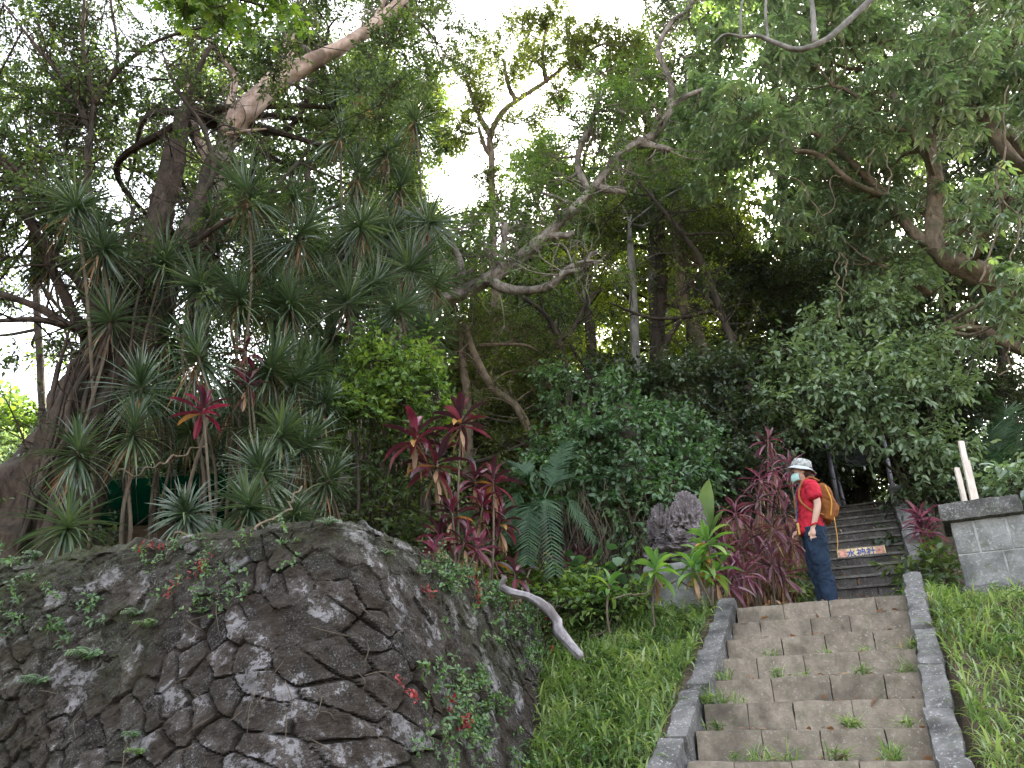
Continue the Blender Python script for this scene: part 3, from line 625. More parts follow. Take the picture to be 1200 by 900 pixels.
def tree(name, label, cat, limbs, clumps, lm, bm, sp='mid', dens=900, group=None, seed=1, base=None, link=True, rough=.16, up=.25, twigs=True, sq=.75, shell=.45, sub=None, crown='crown', twiggy=True, leafy=.12):
    g = np.random.default_rng(seed); limbs_w = []
    for L in limbs:
        pts = [W_(p[:3]) for p in L[0]]; rad = [r * PR(p[0], p[1], p[2]) for p, r in zip(L[0], L[1])]
        limbs_w.append((pts, rad, L[2] if len(L) > 2 else 'limb'))
    b = np.array(base if base is not None else (limbs_w[0][0][0] if limbs_w else W_(clumps[0][:3])))
    root = empty(name, b, label, cat, group); samp = []
    for k, (pts, rad, pn) in enumerate(limbs_w):
        mb = MB(); seg = 22 if max(rad) > .12 else 12 if max(rad) > .05 else 7
        tube(mb, pts, rad, seg, rough, 0, 12 if max(rad) > .12 else 8, seed + k, 7); mb.build('trunk' if k == 0 and pn != 'branch' else pn, M[bm], root, smooth=True)
        s = spline(np.column_stack([pts, rad]), 6); samp.append(s)
    if not clumps: return root
    cl = [(W_(c[:3]), (c[3], c[3], c[3] * sq)) for c in clumps]
    mb = MB(); subs = foliage(mb, cl, sp, dens, g, up, 0, 1, twigs, sub, shell)
    if link and samp and twiggy:
        S = np.vstack(samp); S = S[S[:, 3] < .2]; n_t = int(len(S) * 1.1)
        wl = np.linalg.norm(np.diff(S[:, :3], axis=0, append=S[-1:, :3]), axis=1) if len(S) else np.zeros(0); wl[wl > .6] = 0
        for q_ in (g.choice(len(S), n_t, p=wl / wl.sum()) if len(S) and wl.sum() > 0 else []):
            q = S[q_]; d = nrm(g.normal(size=3) * (1, .8, .8) + (0, 0, .35)); Lt = g.uniform(.25, .95); r0 = min(q[3] * .45, .006 + .009 * Lt)
            p1 = q[:3] + d * Lt * .5 + g.normal(size=3) * .06; p2 = q[:3] + d * Lt + g.normal(size=3) * .12; tube(mb, [q[:3], p1, p2], [r0, r0 * .7, .002], 5, 0, 1, 5, seed)
            for _ in range(3):
                a_ = p1 + (p2 - p1) * g.uniform(0, .9); e_ = a_ + nrm(d + g.normal(size=3) * .8) * Lt * g.uniform(.2, .45); prisms(mb, [a_], [e_], r0 * .4, .0015, 1)
            if g.uniform() < leafy: foliage(mb, [(p2, (.12, .12, .09))], sp, dens * .8, g, up, 0, 1, twigs, 2)
    if link and samp:
        S = np.vstack(samp)
        for (c, r), sb in zip(cl, subs):
            d = np.linalg.norm(S[:, :3] - c, axis=1) + .35 * np.maximum(0, S[:, 2] - c[2] + .2); q = S[np.argmin(d)]
            r0 = min(q[3] * .7, .018 + .018 * np.linalg.norm(q[:3] - c)); mid = (q[:3] + c) / 2 + g.normal(size=3) * .13 * np.linalg.norm(q[:3] - c) + (0, 0, -.05)
            tube(mb, [q[:3], mid, c], [r0, r0 * .7, r0 * .45], 6, .1, 1, 6, seed)
            for s_ in sb[:7]:
                m2 = (c + s_) / 2 + g.normal(size=3) * .1 * r[0]; tube(mb, [c, m2, s_, s_ + (s_ - m2) * .5], [r0 * .45, r0 * .32, r0 * .2, .003], 5, 0, 1, 4, seed)
    elif link:
        for (c, r), sb in zip(cl, subs):
            for s_ in sb[:6]:
                q = c - (0, 0, r[2] * .8); m2 = (q + s_) / 2 + g.normal(size=3) * .1 * r[0]; tube(mb, [q, m2, s_], [.012, .009, .004], 5, 0, 1, 4, seed)
    mb.build(crown, [M[lm], M[bm]], root); return root
def region(x0, x1, y0, y1, D0, D1, n, r0, r1, seed, test=None):
    g = np.random.default_rng(seed); out = []; tries = 0
    while len(out) < n and tries < n * 60:
        tries += 1; px, py = g.uniform(x0, x1), g.uniform(y0, y1)
        if test and not test(px, py): continue
        D = g.uniform(D0, D1); r = g.uniform(r0, r1); md = .62 * r * 906 / D
        if tries < n * 40 and any((px - o[0]) ** 2 + (py - o[1]) ** 2 < md * md for o in out): continue
        out.append((px, py, D, r))
    return out

# ------------------------------------------------------------------ trees
# banyan on the terrace: fused stems, dark limbs spreading up to the left
b7 = 7.3
ban = tree('banyan_tree', 'large dark old fig tree at the left above the wall, with fused rooty trunk', 'tree',
 [([(20, 690, b7), (52, 580, b7), (100, 480, b7 + .1), (140, 400, b7 + .2), (172, 310, b7 + .4), (196, 220, b7 + .6), (215, 130, b7 + .9)], [66, 48, 38, 28, 17, 13, 8], 'trunk'),
  ([(86, 672, b7 - .15), (96, 590, b7 - .2), (116, 500, b7 - .1), (138, 430, b7), (120, 380, b7), (105, 345, b7)], [26, 18, 17, 18, 13, 9], 'stem'),
  ([(-15, 690, b7 + .1), (18, 600, b7), (62, 520, b7 - .1), (112, 440, b7 - .05), (150, 380, b7)], [38, 26, 19, 15, 10], 'stem'),
  ([(60, 680, b7 - .35), (60, 620, b7 - .45), (88, 545, b7 - .4), (120, 470, b7 - .25), (150, 400, b7 - .1)], [15, 11, 10, 9, 7], 'stem'),
  ([(100, 665, b7 + .2), (104, 590, b7 + .1), (118, 530, b7), (150, 450, b7), (190, 360, b7 + .1), (226, 260, b7 + .3), (250, 185, b7 + .5)], [13, 13, 15, 17, 13, 10, 7], 'stem'),
  ([(120, 410, b7), (106, 385, b7 - .1), (85, 384, b7 - .2), (46, 361, b7 - .3), (0, 345, b7 - .4), (-50, 338, b7 - .4)], [8.1, 6.8, 5.0, 4.3, 3.7, 3.1]),
  ([(86, 384, b7 - .2), (45, 374, b7 - .3), (0, 376, b7 - .3), (-40, 380, b7 - .3)], [3.7, 3.1, 2.5, 1.9]),
  ([(104, 400, b7), (88, 372, b7), (66, 325, b7 - .1), (40, 270, b7 - .2), (18, 215, b7 - .3), (-10, 165, b7 - .4)], [6.8, 5.6, 5.6, 5.0, 4.3, 3.1]),
  ([(118, 380, b7), (112, 330, b7), (108, 270, b7), (102, 215, b7), (103, 180, b7 - .1), (109, 120, b7 - .1), (98, 60, b7 - .2), (99, -10, b7 - .3)], [7.4, 5.6, 5.0, 4.3, 3.7, 2.5, 1.9, 1.4]),
  ([(109, 122, b7 - .1), (132, 90, b7 - .1), (160, 64, b7 - .2), (189, 46, b7 - .2), (236, 32, b7 - .3)], [3.4, 2.8, 2.2, 1.9, 1.2]),
  ([(132, 90, b7 - .1), (138, 60, b7), (131, 10, b7), (128, -20, b7)], [1.9, 1.6, 1.4, 1.2]),
  ([(103, 150, b7 - .1), (88, 112, b7 - .2), (66, 82, b7 - .3), (38, 49, b7 - .4), (4, 4, b7 - .5)], [3.1, 2.5, 2.2, 1.9, 1.2]),
  ([(112, 320, b7), (92, 270, b7 - .1), (76, 255, b7 - .1), (55, 233, b7 - .2), (22, 203, b7 - .3), (-8, 172, b7 - .4)], [5.0, 4.3, 3.7, 3.7, 3.1, 2.5]),
  ([(100, 222, b7), (82, 205, b7 - .1), (66, 190, b7 - .1), (35, 165, b7 - .2), (-10, 148, b7 - .3)], [3.1, 2.5, 2.2, 1.9, 1.2]),
  ([(104, 345, b7), (60, 295, b7 - .3), (25, 250, b7 - .5), (-10, 225, b7 - .6)], [5.0, 3.7, 3.1, 2.5]),
  ([(232, 240, b7 + .3), (250, 200, b7 + .3), (238, 150, b7 + .3), (205, 100, b7 + .2), (190, 60, b7 + .2)], [3.7, 3.1, 2.5, 1.9, 1.2]),
  ([(180, 300, b7 + .4), (215, 295, b7), (255, 265, b7 - .1), (300, 240, b7), (350, 190, b7 + .2)], [5.0, 3.7, 3.1, 2.5, 1.9]),
 ],
 region(-60, 90, -30, 250, 6.2, 9.5, 12, .5, .8, 1) + region(90, 480, -60, 130, 7, 11, 17, .55, .85, 2) + region(120, 500, 100, 330, 8.3, 11.5, 14, .5, .8, 3) + region(-60, 60, 240, 410, 7, 9, 4, .35, .5, 33) + region(130, 330, 300, 420, 8.3, 9.5, 4, .5, .7, 34),
 'leaf_fig', 'banyan_bark', 'fig', 900, seed=11, rough=.36, sq=.7)
# aerial roots
mb = MB(); g = np.random.default_rng(5)
for k in range(70):
    t = g.uniform(0, 1); x = 25 + 150 * t + g.normal() * 14; y0 = 560 - 330 * t; D = b7 - .25 + g.uniform(-.2, .35); L = g.uniform(90, 250)
    pts = [(x + 22, y0 - 10, D), (x + 4 + g.normal() * 4, y0 + L * .3, D), (x - 12 + g.normal() * 6, y0 + L * .65, D - .05), (x - 28 + g.normal() * 8, min(y0 + L, 665), D - .05)]
    r = g.uniform(1., 4.2); tube(mb, [P(*q) for q in pts], [r * .006, r * .008, r * .007, r * .005], 7, .2, 0, 7, k)
for k in range(90):
    a = g.integers(0, 5); x = g.uniform(40, 330); y = g.uniform(300, 560); L = g.uniform(30, 140); D = g.uniform(6.9, 8.4)
    tube(mb, [P(x, y, D), P(x + g.normal() * 3, y + L * .5, D), P(x + g.normal() * 5 + 3, y + L, D)], [.004, .004, .002], 4, 0, 0, 5)
mb.build('aerial_root', M['banyan_bark'], ban, smooth=True); bpy.data.objects[-1] if False else None
for o in ban.children:
    if o.name.startswith('aerial_root'): o['kind'] = 'stuff'

def hang_roots(root, bm, spec, n, seed, r=.005):
    g = np.random.default_rng(seed); mb = MB()
    for _ in range(n):
        x0, x1, y0, y1, D0, D1, L0, L1 = spec; x, y, D, L = g.uniform(x0, x1), g.uniform(y0, y1), g.uniform(D0, D1), g.uniform(L0, L1)
        pts = [(x, y, D)]; 
        for q in range(5): pts.append((pts[-1][0] + g.normal() * L * .07 + 1.5, y + L * (q + 1) / 5, D))
        tube(mb, [P(*q) for q in pts], [r, r, r, r * .8, r * .7, r * .5], 5, 0, 0, 5)
    o = mb.build('hanging_root', M[bm], root, smooth=True); o['kind'] = 'stuff'

# broken pale limb high above the banyan
D = 8.6
brk = tree('broken_tree', 'tree with a thick pale broken limb high over the spiky plants', 'tree',
 [([(225, 420, D + .2), (236, 330, D + .1), (246, 240, D), (262, 178, D), (268, 135, D)], [14, 13, 12, 11, 9], 'trunk'),
  ([(266, 158, D - .1), (284, 134, D - .1), (306, 112, D - .05), (336, 88, D), (372, 70, D), (408, 50, D), (440, 28, D), (470, 0, D), (492, -28, D)], [9, 14, 13, 13, 9, 8, 7.5, 6, 5], 'limb'),
  ([(330, 90, D), (336, 66, D), (341, 44, D)], [10, 7.5, 6.5], 'stub'),
  ([(262, 175, D), (268, 130, D), (275, 92, D), (262, 70, D), (243, 45, D)], [4, 4.5, 4, 2.5, 1.5], 'limb'),
  ([(430, 38, D), (446, 10, D), (456, -20, D)], [4, 3, 2], 'limb'), ([(250, 200, D), (232, 160, D), (224, 120, D + .1), (215, 70, D + .2)], [6, 5, 4, 3], 'limb'),
  ([(262, 158, D - .15), (285, 154, D - .2), (312, 151, D - .2)], [2.5, 2, 1], 'limb')],
 region(240, 520, -70, 60, 9.2, 11, 8, .5, .75, 4) + [(395, 130, 10.5, .6), (440, 110, 10.8, .6), (480, 90, 11, .6), (350, 30, 9.6, .5)], 'leaf_fig', 'grey_bark', 'fig', 700, seed=21, sq=.7)
for o in brk.children:
    if o.name.startswith(('limb', 'stub')): o.data.materials[0] = M['pale_bark']

# the leaning tree whose long limb crosses the middle
D = 10.8
lean = tree('leaning_tree', 'tree whose long thick grey limb crosses the middle, rising from behind the spiky plants', 'tree',
 [([(395, 640, D), (420, 500, D), (455, 410, D), (500, 362, D), (545, 342, D - .1), (592, 314, D - .2), (640, 277, D - .3), (672, 246, D - .4), (700, 216, D - .4), (728, 180, D - .5), (766, 158, D - .5), (786, 124, D - .6), (784, 92, D - .6), (771, 58, D - .6), (786, 28, D - .6), (806, 10, D - .6), (822, -25, D - .6)],
   [12, 10, 9, 8, 8, 7.6, 6.3, 5.7, 5.2, 4.9, 4.7, 4.1, 3.6, 3, 2.8, 2.2, 1.6], 'trunk'),
  ([(568, 328, D - .2), (590, 337, D - .4), (620, 341, D - .6), (646, 334, D - .7), (662, 320, D - .8), (682, 316, D - .8), (690, 300, D - .8), (700, 294, D - .8)], [6.5, 5.5, 4.5, 4, 3.8, 3.2, 2.4, 1.2]),
  ([(662, 317, D - .8), (682, 307, D - .9), (706, 306, D - .9)], [3, 2.2, 1]), ([(705, 221, D - .4), (718, 223, D - .5), (734, 226, D - .5)], [5, 4, 2.5], 'stub'),
  ([(640, 277, D - .3), (662, 276, D - .4), (672, 272, D - .4)], [5, 4, 3], 'stub'), ([(586, 312, D - .2), (590, 290, D - .2), (592, 262, D - .2)], [4.5, 4, 3]), ([(540, 340, D), (540, 310, D), (530, 285, D), (522, 270, D)], [5, 4, 3, 2]),
  ([(748, 166, D - .5), (770, 172, D - .6), (785, 176, D - .6)], [6, 4, 3], 'stub'), ([(786, 124, D - .6), (806, 112, D - .6), (840, 100, D - .6)], [4, 3, 2]),
  ([(690, 224, D - .4), (676, 190, D - .4), (690, 150, D - .5), (705, 110, D - .5)], [4, 3.5, 3, 2])],
 [(560, 262, D + .4, .5), (600, 245, D + .3, .5), (545, 300, D + .5, .42), (630, 230, D, .45), (590, 290, D + .3, .45), (640, 215, D, .42), (650, 185, D - .2, .42), (690, 170, D - .4, .45), (700, 125, D - .5, .5), (735, 130, D - .5, .5), (670, 140, D - .3, .4), (745, 95, D - .5, .4), (705, 85, D - .5, .36), (530, 325, D - .2, .25), (760, 200, D, .4), (820, 40, D, .4), (620, 265, D, .4), (520, 325, D + .3, .35), (575, 295, D - .5, .25), (655, 240, D - .7, .25), (735, 200, D - .7, .22), (770, 130, D - .8, .25), (560, 330, D + .4, .3)],
 'leaf_bright', 'grey_bark', 'fine', 1250, seed=31, rough=.3, sq=.8)
for o in lean.children:
    if o.name.startswith('crown'): o.data.materials[0] = M['leaf_mid2'] if 'leaf_mid2' in M else leaf_mat('leaf_leaning', [(.03, .065, .022), (.065, .125, .035), (.12, .19, .05), (.2, .28, .075)], .42)

# thin sky-line tree
D = 15.5
tree('slender_tree', 'slender forked tree with a sparse crown standing out against the white sky', 'tree',
 [([(582, 470, D), (580, 360, D), (577, 250, D), (576, 185, D), (575, 158, D), (590, 130, D), (610, 115, D), (640, 95, D), (672, 70, D), (705, 52, D)], [4.8, 4.4, 4, 3.6, 3.6, 3.1, 2.7, 2.3, 1.9, 1.2], 'trunk'),
  ([(576, 160, D), (564, 140, D), (552, 110, D), (545, 90, D)], [4, 3, 2.5, 1.5]), ([(604, 117, D), (596, 100, D), (590, 70, D)], [3, 2.5, 1.5]), ([(640, 96, D), (636, 65, D), (640, 30, D)], [3, 2, 1.5]), ([(577, 185, D), (568, 172, D), (561, 150, D)], [3, 2.5, 2])],
 [(545, 95, D, .75), (575, 60, D, .7), (620, 40, D, .8), (668, 50, D, .8), (715, 45, D, .8), (600, 95, D, .55), (645, 110, D, .6), (690, 90, D, .7), (535, 150, D, .5), (555, 130, D, .5), (740, 70, D, .7), (655, 20, D, .6), (615, 140, D, .5), (630, 75, D, .6), (570, 200, D, .4), (590, 230, D, .45), (560, 240, D, .45), (580, 160, D, .4)],
 'leaf_olive', 'tan_bark', 'mid', 1050, seed=41, sq=.8)
D = 17
tree('slender_tree', 'small dense leafy tree at the skyline, left of the white gap', 'tree', [([(470, 420, D), (475, 300, D), (485, 200, D), (480, 140, D)], [7, 6, 5, 3], 'trunk')],
 [(440, 150, D, .9), (480, 110, D, .9), (500, 170, D, .7), (455, 210, D, .9), (430, 90, D, .8), (500, 60 + 70, D, .6), (470, 260, D, .9), (430, 300, D, 1.), (505, 300, D, .7)], 'leaf_mid', 'dark_bark', 'far', 900, seed=42)

# forest behind, middle
def bgt(label, trunk, rads, cl, lm, sp='far', dens=620, seed=1, bm='dark_bark', grp='trees of the dark wood behind', **k):
    mo = [(q[0], [v * .68 for v in q[1]]) for q in k.pop('more', [])]; rads = [v * .72 for v in rads]
    return tree('forest_tree', label, 'tree', [(trunk, rads, 'trunk')] + mo, cl, lm, bm, sp, dens, grp, seed, rough=.12, **k)
bgt('pale straight-trunked tree in the middle of the wood', [(748, 470, 13.5), (745, 420, 13.5), (742, 340, 13.5), (739, 300, 13.5), (738, 262, 13.5)], [7.5, 7, 6.5, 5.5, 3], region(690, 810, 190, 280, 13.5, 15, 6, .6, .9, 51), 'leaf_mid', 'mid', 800, 51, 'white_bark')
bgt('dark straight tree just right of the pale trunk', [(770, 470, 14.5), (772, 400, 14.5), (775, 320, 14.5), (772, 230, 14.5)], [10, 9, 9, 6], region(740, 860, 110, 240, 14.5, 17, 8, .7, 1.1, 52), 'leaf_mid', dens=420, seed=52)
bgt('thin dark tree bending left above the bushes, right of the pale trunk', [(884, 490, 12.3), (872, 440, 12.3), (850, 380, 12.3), (824, 310, 12.3), (800, 275, 12.3), (768, 236, 12.3), (730, 190, 12.3)], [8, 7.5, 5.5, 4.5, 3.5, 2.5, 1.5], region(700, 860, 200, 300, 13, 14.5, 6, .5, .8, 53), 'leaf_olive', 'mid', 420, seed=53, more=[([(824, 312, 12.3), (800, 345, 12.6), (775, 370, 12.6)], [3, 2, 1]), ([(850, 380, 12.3), (830, 350, 12.4), (800, 330, 12.5)], [3, 2, 1]), ([(862, 398, 12.3), (838, 366, 12.3), (800, 372, 12.4), (760, 372, 12.5), (715, 355, 12.6)], [4, 3.5, 3.5, 3, 1.5])])
bgt('stout mossy leaning trunk right of the pale tree', [(830, 500, 14), (824, 420, 14), (812, 380, 14), (800, 350, 14.2), (790, 260, 14.5)], [13, 12, 10, 9, 5], region(800, 900, 240, 340, 15, 17, 5, .7, 1, 54), 'leaf_olive', dens=400, seed=54, bm='tan_bark')
bgt('gnarled brown tree with forked limbs, low and left of centre in the wood', [(612, 560, 11.6), (622, 520, 11.6), (606, 478, 11.6), (578, 455, 11.6), (558, 420, 11.6), (545, 380, 11.6)], [9, 8, 6.5, 6, 6, 3], [(560, 385, 12, .6), (600, 400, 12.5, .6), (530, 410, 12.3, .55), (640, 420, 12.8, .6)], 'leaf_olive', 'fine', 950, seed=55, bm='tan_bark', more=[([(548, 560, 11.8), (548, 470, 11.8), (543, 430, 11.8), (541, 380, 11.8)], [9, 8, 6, 5])])
bgt('dark many-branched tree behind the vine-covered stump', [(668, 520, 12.8), (664, 440, 12.8), (655, 400, 12.8), (640, 370, 12.8), (615, 350, 12.8)], [7, 6, 5, 4, 3], region(560, 700, 330, 400, 13.5, 15, 5, .5, .8, 56), 'leaf_mid', 'mid', 380, seed=56, more=[([(655, 400, 12.8), (672, 385, 12.8), (690, 350, 12.9), (705, 340, 13)], [4, 3.5, 3, 1.5]), ([(668, 520, 12.8), (690, 450, 12.8), (672, 410, 12.8), (650, 380, 13)], [6, 4, 3, 2])])
bgt('dark leaning tree behind the right end of the vine stump', [(712, 520, 13), (708, 440, 13), (690, 400, 13), (688, 360, 13)], [8, 6, 5, 3], region(650, 740, 270, 350, 14, 16, 5, .6, .9, 57), 'leaf_sunlit', 'mid', 330, seed=57, more=[([(780, 470, 13), (776, 420, 13), (790, 385, 13), (812, 365, 13), (840, 368, 13)], [7, 6, 5, 4, 3])])
bgt('yellow-green sunlit tree glimpsed between the trunks, farthest back', [(640, 560, 24), (640, 460, 24), (630, 330, 24)], [8, 7, 4], region(560, 900, 310, 500, 23, 27, 34, 1.2, 1.7, 58), 'leaf_sunlit', dens=420, seed=58, twigs=False)
bgt('tall sunlit tree at the back, reaching into the pinkish gap of sky', [(800, 560, 22), (810, 420, 22), (800, 250, 22)], [9, 8, 5], region(700, 960, 230, 340, 20, 24, 12, 1., 1.5, 59), 'leaf_olive', dens=250, seed=59, twigs=False)
bgt('broad mid-green tree at the back, below the white gap of sky', [(560, 600, 19), (560, 420, 19), (550, 300, 19)], [10, 8, 5], region(480, 625, 285, 420, 18, 21, 10, .9, 1.3, 60), 'leaf_mid', dens=380, seed=60, twigs=False)
bgt('dense tree at the back above the leaning limb, right of the white sky', [(700, 560, 19), (690, 350, 19), (680, 220, 19)], [9, 8, 5], region(610, 800, 165, 300, 18, 21, 12, .9, 1.3, 61), 'leaf_mid', dens=380, seed=61, twigs=False)
bgt('tall tree at the back with its sparse top showing at the skyline', [(770, 500, 18), (765, 300, 18), (760, 120, 18)], [9, 8, 4], region(700, 860, 35, 190, 17, 20, 11, .8, 1.2, 62), 'leaf_mid', dens=330, seed=62, twigs=False)
bgt('dark tree behind the spiky plants, deep in the wood', [(380, 600, 13), (385, 450, 13), (390, 300, 13)], [12, 10, 6], region(300, 520, 300, 560, 12.5, 15, 17, .8, 1.1, 63), 'leaf_mid', 'mid', 560, seed=63)
bgt('shadowy tree low behind the tall red ti plants', [(500, 660, 12), (500, 560, 12), (505, 470, 12)], [8, 7, 4], region(420, 660, 470, 620, 11.3, 13.5, 14, .6, .9, 64), 'leaf_olive', 'mid', 560, seed=64)
bgt('small sunlit tree far off at the left beyond the banyan', [(20, 640, 17), (22, 560, 17), (25, 500, 17)], [8, 7, 4], region(-60, 75, 490, 640, 16, 19, 9, .8, 1.1, 65), 'leaf_bright', dens=700, seed=65, twiggy=False)
bgt('pale green tree low at the far left edge beyond the banyan', [(-30, 660, 14), (-10, 600, 14), (0, 560, 14)], [8, 7, 4], [(0, 560, 14, .6), (25, 590, 14, .5), (10, 530, 15, .5), (-20, 600, 13, .6), (40, 620, 15, .6)], 'leaf_pale', 'broad', 700, seed=66)
bgt('tree beyond the banyan with open crown against the bright left sky', [(60, 640, 15), (50, 480, 15), (40, 300, 15), (35, 180, 15)], [7, 6, 5, 3], region(-60, 200, 60, 420, 14, 17, 20, .6, .95, 67), 'leaf_mid', dens=170, seed=67)
bgt('tree behind the broken limb whose open crown lets the sky through', [(380, 560, 14), (370, 380, 14), (360, 200, 14)], [9, 8, 5], region(180, 460, 40, 400, 13, 16, 22, .7, 1.1, 68), 'leaf_mid', 'far', 330, seed=68)
bgt('low dark tree at the back between the banyan and the bright bush', [(300, 700, 15), (300, 600, 15), (295, 500, 15)], [9, 8, 5], region(150, 430, 430, 650, 13.5, 16, 16, .9, 1.2, 161), 'leaf_dark', 'far', 620, seed=161, twigs=False)
bgt('low dark tree at the back behind the tall maroon ti plant', [(540, 700, 16), (545, 600, 16), (550, 500, 16)], [9, 8, 5], region(420, 680, 440, 660, 14.5, 17, 16, 1., 1.3, 162), 'leaf_olive', 'far', 700, seed=162, twigs=False)
bgt('low dark tree at the back behind the creeper stump and monument', [(760, 700, 14), (765, 600, 14), (770, 500, 14)], [9, 8, 5], region(640, 950, 470, 680, 13, 15.5, 18, .9, 1.2, 163), 'leaf_dark', 'far', 700, seed=163, twigs=False)
SPEC['vast'] = dict(L=.34, W=.2, per=6, tw=.8, droop=.35, flat=.7, T=T_QUAD)
mb = MB(); g = np.random.default_rng(164); foliage(mb, [(P(*c[:3]), (c[3], c[3], c[3] * .8)) for c in region(-250, 1450, 500, 700, 30, 36, 40, 2.4, 3.4, 164)], 'vast', 110, g, .2, 0, 0, False)
tag(mb.build('distant_wood', M['leaf_mid']), 'far-off sunlit wood glimpsed low between the trunks', None, None, 'stuff')
# forest, right side: dark mass
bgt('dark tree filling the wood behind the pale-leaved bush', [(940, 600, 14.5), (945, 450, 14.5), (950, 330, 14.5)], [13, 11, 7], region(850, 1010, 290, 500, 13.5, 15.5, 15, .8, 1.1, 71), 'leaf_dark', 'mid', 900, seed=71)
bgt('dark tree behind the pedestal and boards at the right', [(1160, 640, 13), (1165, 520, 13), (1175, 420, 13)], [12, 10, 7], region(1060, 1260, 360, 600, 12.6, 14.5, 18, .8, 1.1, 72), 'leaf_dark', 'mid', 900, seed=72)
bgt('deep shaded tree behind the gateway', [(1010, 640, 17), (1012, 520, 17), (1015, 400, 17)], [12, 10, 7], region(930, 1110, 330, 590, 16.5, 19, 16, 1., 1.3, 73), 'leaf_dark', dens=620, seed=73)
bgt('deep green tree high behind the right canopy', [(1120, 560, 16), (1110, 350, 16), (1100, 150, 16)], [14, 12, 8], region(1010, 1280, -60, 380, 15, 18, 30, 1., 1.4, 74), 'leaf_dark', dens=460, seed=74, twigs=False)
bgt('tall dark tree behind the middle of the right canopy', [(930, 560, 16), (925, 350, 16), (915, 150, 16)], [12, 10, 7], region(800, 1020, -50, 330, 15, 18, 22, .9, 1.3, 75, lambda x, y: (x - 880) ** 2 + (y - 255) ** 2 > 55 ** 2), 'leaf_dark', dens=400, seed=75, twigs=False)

# big spreading tree on the right, umbrella-like leaf clusters
D = 11.2
tree('umbrella_tree', 'big tree at the right with thick bent tan limb and drooping hand-shaped leaf clusters', 'tree',
 [([(1330, 470, D), (1270, 390, D), (1225, 352, D), (1180, 334, D), (1140, 318, D), (1104, 298, D), (1093, 272, D), (1096, 225, D), (1091, 185, D), (1066, 158, D), (1050, 120, D), (1040, 85, D)], [32, 26, 20, 17, 14, 11, 9.5, 9, 7.5, 6.5, 5, 3], 'trunk'),
  ([(1093, 190, D), (1091, 150, D), (1085, 110, D)], [5, 4, 3]), ([(1104, 300, D), (1066, 268, D + .2), (1040, 232, D + .3), (1008, 200, D + .3), (970, 165, D + .3), (935, 150, D + .3)], [8, 6, 5.5, 4.5, 3.5, 2]),
  ([(1275, 250, D + .6), (1210, 195, D + .6), (1168, 140, D + .6), (1135, 75, D + .6), (1120, 20, D + .6)], [15, 12, 8, 6, 4]), ([(1250, 230, D), (1190, 190, D), (1150, 135, D), (1125, 115, D), (1085, 85, D)], [11, 8, 6, 4, 3]),
  ([(1040, 232, D + .3), (1000, 215, D), (955, 180, D), (900, 182, D), (860, 196, D)], [4, 3.5, 3, 2.5, 1.5]), ([(1230, 420, D + .3), (1178, 402, D + .3), (1150, 386, D + .3), (1100, 384, D + .3)], [8, 6, 5, 3.5]),
  ([(1090, 345, D + .5), (1050, 320, D + .6), (1010, 300, D + .6)], [4, 3, 1.5]), ([(1066, 158, D), (1030, 140, D - .2), (1000, 110, D - .3), (975, 100, D - .4)], [3.5, 3, 2.5, 1.5])],
 region(810, 1000, -20, 170, 9.6, 11.2, 15, .5, .75, 81) + region(1000, 1250, -40, 150, 9.4, 11.4, 16, .5, .75, 82) + region(930, 1100, 120, 330, 11.4, 12.6, 12, .5, .7, 83) + [(1180, 235, 9.6, .42), (1150, 275, 10.2, .3), (1200, 330, 9.2, .45), (1185, 370, 9.5, .35), (1165, 225, 9.9, .35), (850, 200, 10.8, .4), (880, 150, 10.4, .45), (830, 150, 10.6, .4), (1080, 250, 12.2, .5)],
 'leaf_palmate', 'tan_bark', 'palmate', 430, seed=81, rough=.16, sq=.6)
# dead pale branch at the top
D = 8.2
tree('dead_branch_tree', 'bare pale branch reaching down from the top edge over the right canopy', 'branch',
 [([(1060, -40, D), (1020, 0, D), (990, 28, D), (965, 48, D), (935, 58, D), (908, 50, D), (888, 42, D), (868, 44, D)], [4, 3.6, 3.6, 3.5, 3.2, 2.8, 2.4, 1.6], 'branch'),
  ([(955, 50, D), (953, 20, D), (949, -15, D)], [3, 3, 2.5]), ([(900, 46, D), (897, 15, D), (899, -15, D)], [1.8, 1.5, 1.2]), ([(868, 44, D), (868, 15, D), (872, -8, D)], [1.8, 1.5, 1]), ([(872, 44, D), (850, 40, D), (835, 52, D)], [1.8, 1.2, .8])], [], None, 'white_bark', seed=84)
# lianas
def liana(label, pts, r, seed=0, bm='tan_bark'):
    mb = MB(); g = np.random.default_rng(seed); q = np.array([P(*p) for p in pts]); q = spline(q, 4); q = q + g.normal(size=q.shape) * .018
    tube(mb, q, [r] * len(q), 6, .1, 0, 4, seed); o = mb.build('liana', M[bm], smooth=True); tag(o, label, 'vine', 'woody vines hanging in the wood')
liana('pale twisting vine hanging at the right edge beside the thick limb', [(1182, 100, 9.6), (1176, 140, 9.6), (1180, 180, 9.6), (1166, 205, 9.6), (1172, 250, 9.6), (1158, 300, 9.6), (1150, 330, 9.6)], .016, 1)
liana('second twisting vine, curling out to the right edge', [(1170, 190, 9.5), (1186, 210, 9.4), (1178, 235, 9.4), (1196, 262, 9.4), (1188, 300, 9.4), (1192, 345, 9.4)], .012, 2)
liana('looped pale vine standing above the pale-leaved bush', [(988, 345, 10.6), (978, 318, 10.6), (984, 298, 10.6), (994, 312, 10.6), (988, 334, 10.6), (986, 372, 10.7)], .013, 3)
liana('thin curly vine in front of the middle of the right canopy', [(1025, 175, 9.8), (1015, 190, 9.8), (1024, 212, 9.8), (1040, 228, 9.8), (1042, 205, 9.8), (1036, 180, 9.8)], .011, 4)
